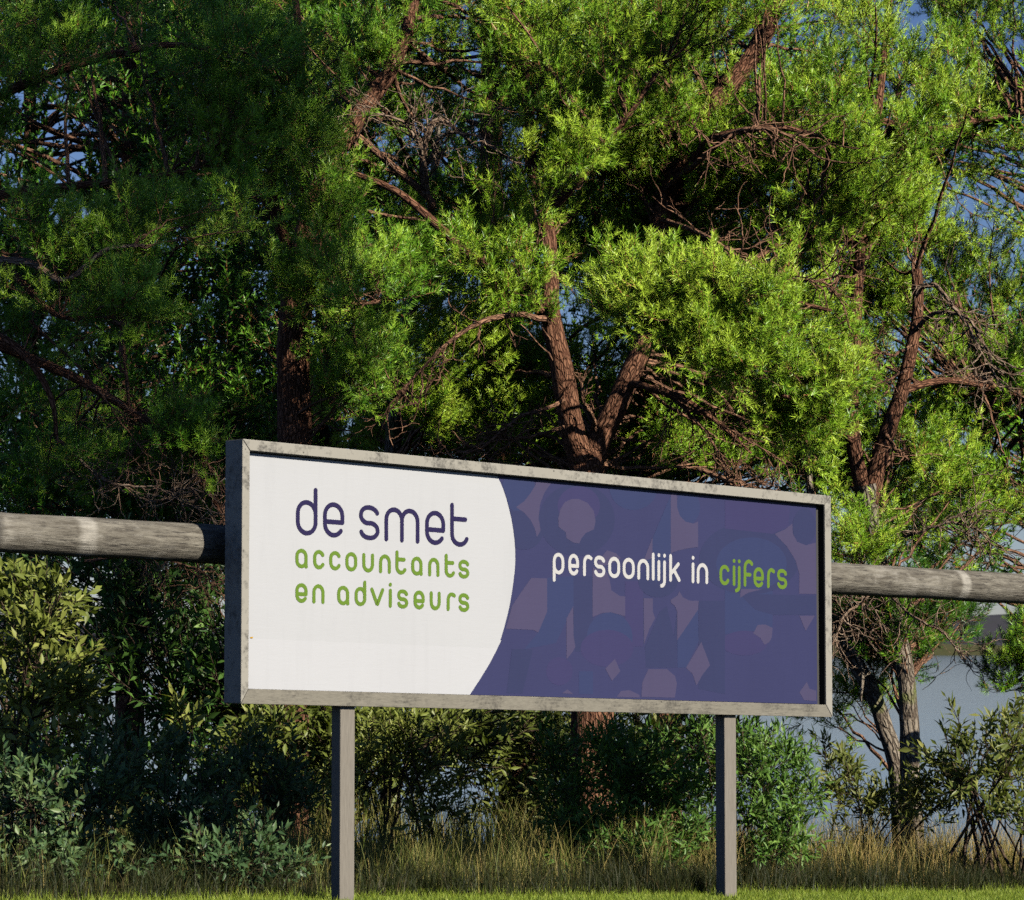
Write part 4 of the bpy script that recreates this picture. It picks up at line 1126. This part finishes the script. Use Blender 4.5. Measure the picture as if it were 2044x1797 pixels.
ta.limb('trunk', [np.array([4.6, 8.8, float(ground_z(4.6, 8.8)) - .15])] + [np.array(q) for q in ((4.6, 8.8, 4), (4.6, 8.8, 8), (5.0, 9.2, 11.5), (6.4, 11.0, 13.2), (7.2, 12, 15.5))], [.2, .18, .16, .13, .10, .04], flare=.25)
cc = np.array([7.25, 12.05, 13.2]) + unit(rng.normal(size=(190, 3))) * (rng.uniform(0, 1, (190, 1)) ** .4) * np.array([2.1, 2.1, 3.2])  # crown added out of view to shade the pines over the log
hole = rng.uniform(-1, 1, (10, 3)) * np.array([1.6, 1.6, 2.6]) + np.array([7.25, 12.05, 13.2])  # openings along the sun direction make the added shade dappled
hq = cc[:, None] - hole[None]; hq = hq - (hq @ SUNV)[..., None] * SUNV
cc = cc[(np.linalg.norm(hq, axis=-1) > 0.28).all(1)]
cc = cc[cc[:, 2] > 10.3]
LIT = np.array([[*P(x, y, d), r] for x, y, d, r in ((230, 500, 21.3, .3), (290, 650, 21.1, .28), (50, 170, 21.6, .25), (410, 560, 21.2, .28), (340, 90, 21.8, .25), (690, 610, 22.3, .4), (720, 770, 22.8, .3), (400, 880, 22, .3))])
cc = cc[[not shades(q) for q in cc]]
ta.boughs(cc, rng.uniform(.5, .8, len(cc)), dens=(9, 4), needles=(13, 0.017), scale=(1.4, 2.0), tint=.5)
ta.finish()
print('shoots', SHOOTS[0])

# ------------------------------------------------------------------ shrubs
LEAF_V = np.array([[0, 0, 0], [.30, -.17, .05], [.34, 0, -.012], [.30, .17, .05], [.68, -.13, .02], [.70, 0, -.035], [.68, .13, .02], [1, 0, -.10]])
LEAF_V4 = np.array([[0, 0, 0], [.42, -.18, .05], [.46, 0, -.02], [.42, .18, .05], [1, 0, -.10]])
LEAF_F4 = np.array([[0, 2, 1], [0, 3, 2], [1, 2, 4], [2, 3, 4]])
LEAF_F = np.array([[0, 2, 1], [0, 3, 2], [1, 2, 4], [2, 5, 4], [2, 3, 5], [3, 6, 5], [4, 5, 7], [5, 6, 7]])
def leaf_mats(pos, axis, size, width):
    x = unit(axis)
    up = unit(np.array([0.25, -0.35, 0.8]) + rng.normal(0, 0.55, x.shape))
    y = unit(np.cross(up, x)); z = np.cross(x, y)
    return np.stack([x * size[:, None], y * (size * width)[:, None], z * size[:, None]], -1)
def shrub(name, label, regs, base_px, depth, mat, leaf=0.075, width=1.0, n_tw=4, n_lf=8, singles=120, group='shrubs below the pines', stem_r=0.010, n_stem=9, tint=0.5, rise=0.3, cat='shrub', spread=0.16):
    """regs: (cx, cy, rx, ry, d0, d1, n) ellipses of leafy sprig tips on the photo copy"""
    bx, by = root(base_px, depth)
    e = empty(name, (bx, by, float(ground_z(bx, by))), label, cat, group)
    tips = np.vstack([scatter(*r) for r in regs])
    gz = ground_z(tips[:, 0], tips[:, 1])
    tips = tips[tips[:, 2] > gz + 0.08]
    n = len(tips)
    w = Wood()
    # a few basal stems fanning out, sprigs spring from them
    st0 = np.array([bx, by, 0]) + rng.normal(0, 0.10, (n_stem, 3)) * np.array([2.2, 1, 0])
    st0[:, 2] = ground_z(st0[:, 0], st0[:, 1]) - 0.05
    pick = rng.integers(0, n, n_stem)
    ends = tips[pick] * 0.9 + st0 * 0.1
    stems = bezier(st0, (st0 + ends) / 2 + np.array([0, 0, 0.12]) + rng.normal(0, 0.05, (n_stem, 3)), ends, 14)
    w.add(stems, np.linspace(1, 0.4, 14)[None] * rng.uniform(0.8, 1.3, (n_stem, 1)) * stem_r, 6, 0.08)
    nodes = stems[:, 2:].reshape(-1, 3)
    dm = np.linalg.norm((tips - np.array([0, 0, 0.15]))[:, None] - nodes[None], axis=-1) + rng.uniform(0, .15, (n, len(nodes)))
    att = nodes[dm.argmin(1)]
    sprig = bezier(att, (att + tips) / 2 + rng.normal(0, 0.04, (n, 3)) - np.array([0, 0, .03]), tips, 8)
    w.add(sprig, np.linspace(1, 0.5, 8)[None] * np.full((n, 1), stem_r * 0.4), 4)
    # twigs round each tip
    T = n * n_tw
    fr = rng.uniform(0.55, 1.0, T); k = np.repeat(np.arange(n), n_tw)
    i0 = np.minimum((fr * 7).astype(int), 6)
    a = sprig[k, i0]
    d = unit(unit(sprig[k, i0 + 1] - sprig[k, i0]) * 0.6 + rng.normal(0, 0.6, (T, 3)) + np.array([0.05, -0.15, rise]))
    L = rng.uniform(0.5, 1.3, T) * spread
    b = a + d * L[:, None]
    tw = bezier(a, (a + b) / 2 + rng.normal(0, 0.012, (T, 3)), b, 3)
    w.add(tw, np.linspace(1, 0.5, 3)[None] * np.full((T, 1), stem_r * 0.22), 3)
    w.build('stems', MAT['bark_stem'], e, kind='stuff')
    M = T * n_lf
    q = np.tile(np.linspace(0.15, 1.0, n_lf), T); ti = np.repeat(np.arange(T), n_lf)
    fi = q * 2; j0 = np.minimum(fi.astype(int), 1); f_ = (fi - j0)[:, None]
    pos = tw[ti, j0] * (1 - f_) + tw[ti, j0 + 1] * f_
    ax = unit(tw[ti, j0 + 1] - tw[ti, j0])
    side = unit(np.cross(ax, rng.normal(size=ax.shape)))
    ang = np.where(q > 0.95, 0.25, 1.0) * rng.uniform(0.5, 1.3, M)
    ax = unit(ax * 0.75 + side * ang[:, None] + np.array([0, 0, 0.1]))
    sz = leaf * rng.uniform(0.6, 1.25, M)
    Mt = leaf_mats(pos, ax, sz, width)
    tn = np.clip(np.repeat(tint + rng.normal(0, .12, n), n_tw * n_lf) + rng.normal(0, 0.16, M) + 0.15 * (q - .5), 0, 1)
    # the leaves that show largest become single parts
    px, py = pix(pos)
    vis = (px > 4) & (px < 2040) & (py > 0) & (py < 1790)
    score = np.where(vis, sz / pos[:, 1] - 0.004 * (pos[:, 1] - pos[:, 1].min()), -9)
    order = np.argsort(-score)
    single = order[:singles]
    rest = np.ones(M, bool); rest[single] = False
    V = (np.einsum('sij,vj->svi', Mt[rest], LEAF_V4) + pos[rest][:, None]).reshape(-1, 3)
    F = (LEAF_F4[None] + (np.arange(rest.sum()) * 5)[:, None, None]).reshape(-1, 3)
    mesh_obj('foliage', V, F, MAT[mat], e, attrs={'tint': np.repeat(tn[rest], 5)}, smooth=True, kind='stuff')
    shared = []
    for tv in (0.3, 0.5, 0.7, 0.85):
        me = bpy.data.meshes.new('leaf')
        me.from_pydata([tuple(p) for p in LEAF_V], [], [tuple(int(i) for i in p) for p in LEAF_F])
        at = me.attributes.new('tint', 'FLOAT', 'POINT'); at.data.foreach_set('value', np.full(8, tv, np.float32))
        me.polygons.foreach_set('use_smooth', np.ones(8, bool))
        me.materials.append(MAT[mat]); shared.append(me)
    org = np.array(e.location)
    for i_ in single:
        o = bpy.data.objects.new('leaf', shared[int(np.argmin(np.abs(np.array([.3, .5, .7, .85]) - tn[i_])))])
        coll.objects.link(o)
        o.parent = e
        m4 = Matrix.Identity(4)
        for r_ in range(3):
            for c_ in range(3):
                m4[r_][c_] = Mt[i_][r_, c_]
            m4[r_][3] = pos[i_][r_] - org[r_]
        o.matrix_local = m4
    return e
VOIDS = [(2000, 1230, 60, 70, 60), (1960, 1370, 60, 60, 60)]
GR = 'shrubs below the pines'
shrub('broadleaf_shrub', 'tall olive shrub with large sunlit leaves under the mottled log beam', [(70, 1200, 110, 80, 18.2, 19.2, 36), (90, 1330, 120, 90, 18.2, 19.4, 36), (30, 1450, 120, 70, 18, 19.4, 22), (170, 1430, 60, 60, 18.2, 19, 8)], 60, 18.9, 'leaf_olive', 0.088, 1.05, 4, 7, 200, stem_r=0.012, tint=0.42)
shrub('broadleaf_shrub', 'blue green shrub at the lawn edge below the tall olive shrub', [(110, 1560, 170, 70, 17.5, 18.6, 60), (70, 1660, 170, 80, 17.3, 18.4, 60), (250, 1500, 70, 60, 17.9, 18.6, 14), (120, 1735, 190, 30, 17.0, 17.8, 34)], 90, 18.0, 'leaf_blue', 0.068, 1.05, 4, 8, 220, tint=0.5)
shrub('broadleaf_shrub', 'dark blue green shrub in the billboard shadow beside its nearer post', [(370, 1570, 130, 80, 17.9, 19.2, 58), (400, 1660, 190, 70, 17.7, 19, 64), (540, 1530, 90, 70, 18.3, 19.4, 32), (590, 1580, 50, 70, 18.4, 19.4, 16), (460, 1725, 180, 32, 17.4, 18.4, 34)], 450, 18.6, 'leaf_blue', 0.066, 1.0, 4, 8, 200, tint=0.4)
shrub('leafy_sapling', 'slender sapling with upright pointed leaves behind the dark blue green shrub', [(370, 1480, 40, 90, 19.4, 20, 12), (330, 1520, 40, 50, 19.4, 20, 6), (520, 1490, 30, 50, 19.4, 20, 5)], 380, 19.8, 'leaf_olive', 0.085, 0.8, 3, 6, 60, tint=0.6, rise=0.9, n_stem=5, cat='sapling')
shrub('broadleaf_shrub', 'olive shrub with whorled leaves just behind the nearer billboard post', [(780, 1500, 80, 90, 21, 22.2, 34), (890, 1490, 60, 90, 21, 22.2, 26), (850, 1600, 90, 40, 20.8, 22, 14), (680, 1520, 50, 80, 21, 22.2, 14)], 810, 21.5, 'leaf_olive', 0.085, 0.75, 4, 7, 150, tint=0.5)
shrub('broadleaf_shrub', 'bushy fresh green shrub between the two billboard posts', [(1180, 1560, 130, 90, 20.2, 21.6, 60), (1300, 1520, 120, 90, 20.2, 21.8, 60), (1380, 1610, 70, 80, 20.2, 21.4, 34), (1260, 1640, 150, 50, 20.2, 21.4, 30), (1160, 1465, 100, 40, 20.8, 21.8, 22), (1240, 1700, 170, 40, 19.9, 21, 40), (1130, 1640, 60, 50, 20.2, 21, 12)], 1260, 20.9, 'leaf_green', 0.080, 0.72, 4, 8, 220, tint=0.45)
shrub('broadleaf_shrub', 'fresh green bush touching the farther billboard post on its lake side', [(1500, 1530, 70, 110, 20.6, 21.8, 40), (1570, 1560, 70, 90, 20.8, 22, 36), (1530, 1640, 90, 60, 20.5, 21.6, 30), (1430, 1470, 50, 50, 21, 21.8, 10), (1540, 1700, 90, 40, 20.4, 21.4, 22)], 1520, 21.2, 'leaf_green', 0.078, 0.72, 4, 8, 200, tint=0.55)
shrub('broadleaf_shrub', 'bronze green shrub growing round the foot of the leaning grey trunk', [(1700, 1580, 70, 60, 22, 23.4, 22), (1780, 1600, 80, 40, 21.8, 23, 22), (1650, 1500, 40, 60, 22.2, 23.4, 10), (1870, 1590, 60, 50, 21.8, 23, 16)], 1750, 22.6, 'leaf_brown', 0.085, 0.72, 4, 7, 140, tint=0.55)
shrub('broadleaf_shrub', 'open dark stemmed shrub standing against the lake water', [(1950, 1450, 70, 60, 21.4, 22.8, 14), (2030, 1480, 50, 90, 21.2, 22.8, 20), (1890, 1530, 70, 60, 21.6, 22.8, 16), (1980, 1570, 90, 60, 21.4, 22.4, 26), (2040, 1600, 50, 50, 21.4, 22.4, 12)], 1985, 22, 'leaf_brown', 0.098, 0.8, 3, 7, 180, tint=0.5, stem_r=0.013, n_stem=16)
# thicket at the back, in shade
GT = 'shade thicket along the lake bank'
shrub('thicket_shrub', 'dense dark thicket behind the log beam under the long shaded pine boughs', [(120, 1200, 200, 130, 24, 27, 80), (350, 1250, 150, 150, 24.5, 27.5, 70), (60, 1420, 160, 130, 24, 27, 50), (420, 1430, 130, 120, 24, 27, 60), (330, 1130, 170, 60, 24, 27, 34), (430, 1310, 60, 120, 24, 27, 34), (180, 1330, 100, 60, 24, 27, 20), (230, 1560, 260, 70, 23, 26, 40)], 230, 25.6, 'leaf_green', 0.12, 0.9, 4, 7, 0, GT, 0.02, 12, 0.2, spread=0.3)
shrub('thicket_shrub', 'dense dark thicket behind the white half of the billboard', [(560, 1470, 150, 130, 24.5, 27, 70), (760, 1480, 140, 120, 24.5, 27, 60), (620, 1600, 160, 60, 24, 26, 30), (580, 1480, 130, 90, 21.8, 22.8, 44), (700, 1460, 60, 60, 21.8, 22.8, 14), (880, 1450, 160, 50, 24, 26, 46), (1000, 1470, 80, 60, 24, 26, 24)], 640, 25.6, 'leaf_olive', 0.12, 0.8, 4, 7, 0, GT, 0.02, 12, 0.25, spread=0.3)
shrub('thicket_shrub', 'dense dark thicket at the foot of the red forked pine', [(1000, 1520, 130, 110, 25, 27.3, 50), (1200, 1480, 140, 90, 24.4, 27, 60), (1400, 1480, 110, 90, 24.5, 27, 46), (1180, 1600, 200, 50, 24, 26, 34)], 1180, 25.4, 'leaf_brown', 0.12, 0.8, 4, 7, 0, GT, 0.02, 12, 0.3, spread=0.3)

# ------------------------------------------------------------------ tall grass and lawn blades
def blades(pos, h, lean, width, tint, seg=3):
    n = len(pos)
    az = rng.uniform(0, 2 * np.pi, n)
    dirh = np.stack([np.cos(az), np.sin(az), np.zeros(n)], -1)
    az2 = rng.uniform(0, 2 * np.pi, n)
    side = np.stack([np.cos(az2), np.sin(az2), np.zeros(n)], -1)
    V = np.zeros((n, 2 * seg + 1, 3))
    for k in range(seg + 1):
        t = k / seg
        c = pos + np.array([0, 0, 1]) * (h * (t - 0.18 * lean * t * t))[:, None] + dirh * (h * lean * t * t)[:, None]
        if k < seg:
            wd = (width * (1 - 0.75 * t))[:, None]
            V[:, 2 * k] = c - side * wd / 2; V[:, 2 * k + 1] = c + side * wd / 2
        else:
            V[:, 2 * seg] = c
    fq = [[2 * k, 2 * k + 1, 2 * k + 3, 2 * k + 2] for k in range(seg - 1)]
    m = 2 * seg + 1
    off = (np.arange(n) * m)[:, None, None]
    F = []
    if fq: F.append((np.array(fq)[None] + off).reshape(-1, 4))
    F.append((np.array([[2 * seg - 2, 2 * seg - 1, 2 * seg]])[None] + off).reshape(-1, 3))
    return V.reshape(-1, 3), F, np.repeat(tint, m)
def strip(n, u0, u1, n0, n1, clump=0.0):
    u = rng.uniform(u0, u1, n); b = rng.uniform(0, 1, n) ** 1.3
    if clump:
        cu = rng.uniform(u0, u1, 160); cb = rng.uniform(0, 1, 160) ** 1.3
        k = rng.integers(0, 160, n); msk = rng.random(n) < clump
        u = np.where(msk, cu[k] + rng.normal(0, .07, n), u); b = np.where(msk, np.clip(cb[k] + rng.normal(0, .05, n), 0, 1), b)
    nn_ = lawn_edge(u) + n0 + (n1 - n0) * b
    p = O2 + u[:, None] * U + nn_[:, None] * NB
    p[:, 2] = ground_z(p[:, 0], p[:, 1])
    return p, u, b
MAT['shade_fringe'] = leafy('shade_fringe_blade', (0.015, 0.024, 0.006), (0.034, 0.042, 0.012), (0.10, 0.075, 0.03), (0.1, 0.08, 0.04), 0.2, 0.55, 0.25)  # shadow at the foot of the tall grass put into the blade colour
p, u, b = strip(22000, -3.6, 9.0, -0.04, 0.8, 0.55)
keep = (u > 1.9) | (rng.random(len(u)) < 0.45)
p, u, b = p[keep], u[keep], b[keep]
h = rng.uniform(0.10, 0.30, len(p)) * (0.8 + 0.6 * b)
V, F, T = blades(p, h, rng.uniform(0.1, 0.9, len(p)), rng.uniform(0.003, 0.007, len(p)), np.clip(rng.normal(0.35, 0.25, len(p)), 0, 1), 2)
tag(mesh_obj('shade_fringe', V, F, MAT['shade_fringe'], attrs={'tint': T}), 'tangled grass fringe at the lawn edge, coloured dark for the shadow at its foot', 'grass', kind='stuff')
p, u, b = strip(24000, -3.6, 9.0, 0.45, 2.8, 0.8)
h = rng.uniform(0.20, 0.58, len(p)) * (0.7 + 0.5 * rng.random(len(p))) * np.where(u < 3.5, 0.75, 1.0)
keep = (u > 2.2) | (rng.random(len(u)) < 0.15)
p, u, b, h = p[keep], u[keep], b[keep], h[keep]
gold = np.clip((u - 2.0) / 4.5, 0, 1)
tint = np.clip(0.22 + 0.42 * gold + rng.normal(0, 0.22, len(p)), 0, 1)
V, F, T = blades(p, h, rng.uniform(0.05, 0.55, len(p)), rng.uniform(0.003, 0.0065, len(p)), tint)
tag(mesh_obj('tall_grass', V, F, MAT['reed'], attrs={'tint': T}), 'dry golden and green tall grass along the lawn edge', 'grass', kind='stuff')
p, u, b = strip(9000, -3.6, 9.0, 2.6, 6.5)
h = rng.uniform(0.25, 0.6, len(p))
V, F, T = blades(p, h, rng.uniform(0.05, 0.5, len(p)), rng.uniform(0.005, 0.01, len(p)), np.clip(rng.normal(0.3, 0.2, len(p)), 0, 1))
tag(mesh_obj('undergrowth_grass', V, F, MAT['reed'], attrs={'tint': T}), 'greenish rough grass between the shrubs under the pines', 'grass', kind='stuff')
u = rng.uniform(-3.4, 9.0, 36000); nn_ = lawn_edge(u) - 1.6 * rng.uniform(0, 1, len(u)) ** 1.5 + 0.05
p = O2 + u[:, None] * U + nn_[:, None] * NB
p[:, 2] = ground_z(p[:, 0], p[:, 1]) + 0.003
near_edge = np.clip(1 - (lawn_edge(u) - nn_) / 0.12, 0, 1)
V, F, T = blades(p, rng.uniform(0.018, 0.045, len(p)) * (1 + 1.4 * near_edge * rng.random(len(p))), rng.uniform(0.1, 0.9, len(p)), rng.uniform(0.003, 0.006, len(p)), np.clip(rng.normal(0.5, 0.2, len(p)), 0, 1), 1)
tag(mesh_obj('lawn_grass', V, F, MAT['lawn_blade'], attrs={'tint': T}), 'short bright green mown grass blades of the lawn', 'grass', kind='stuff')
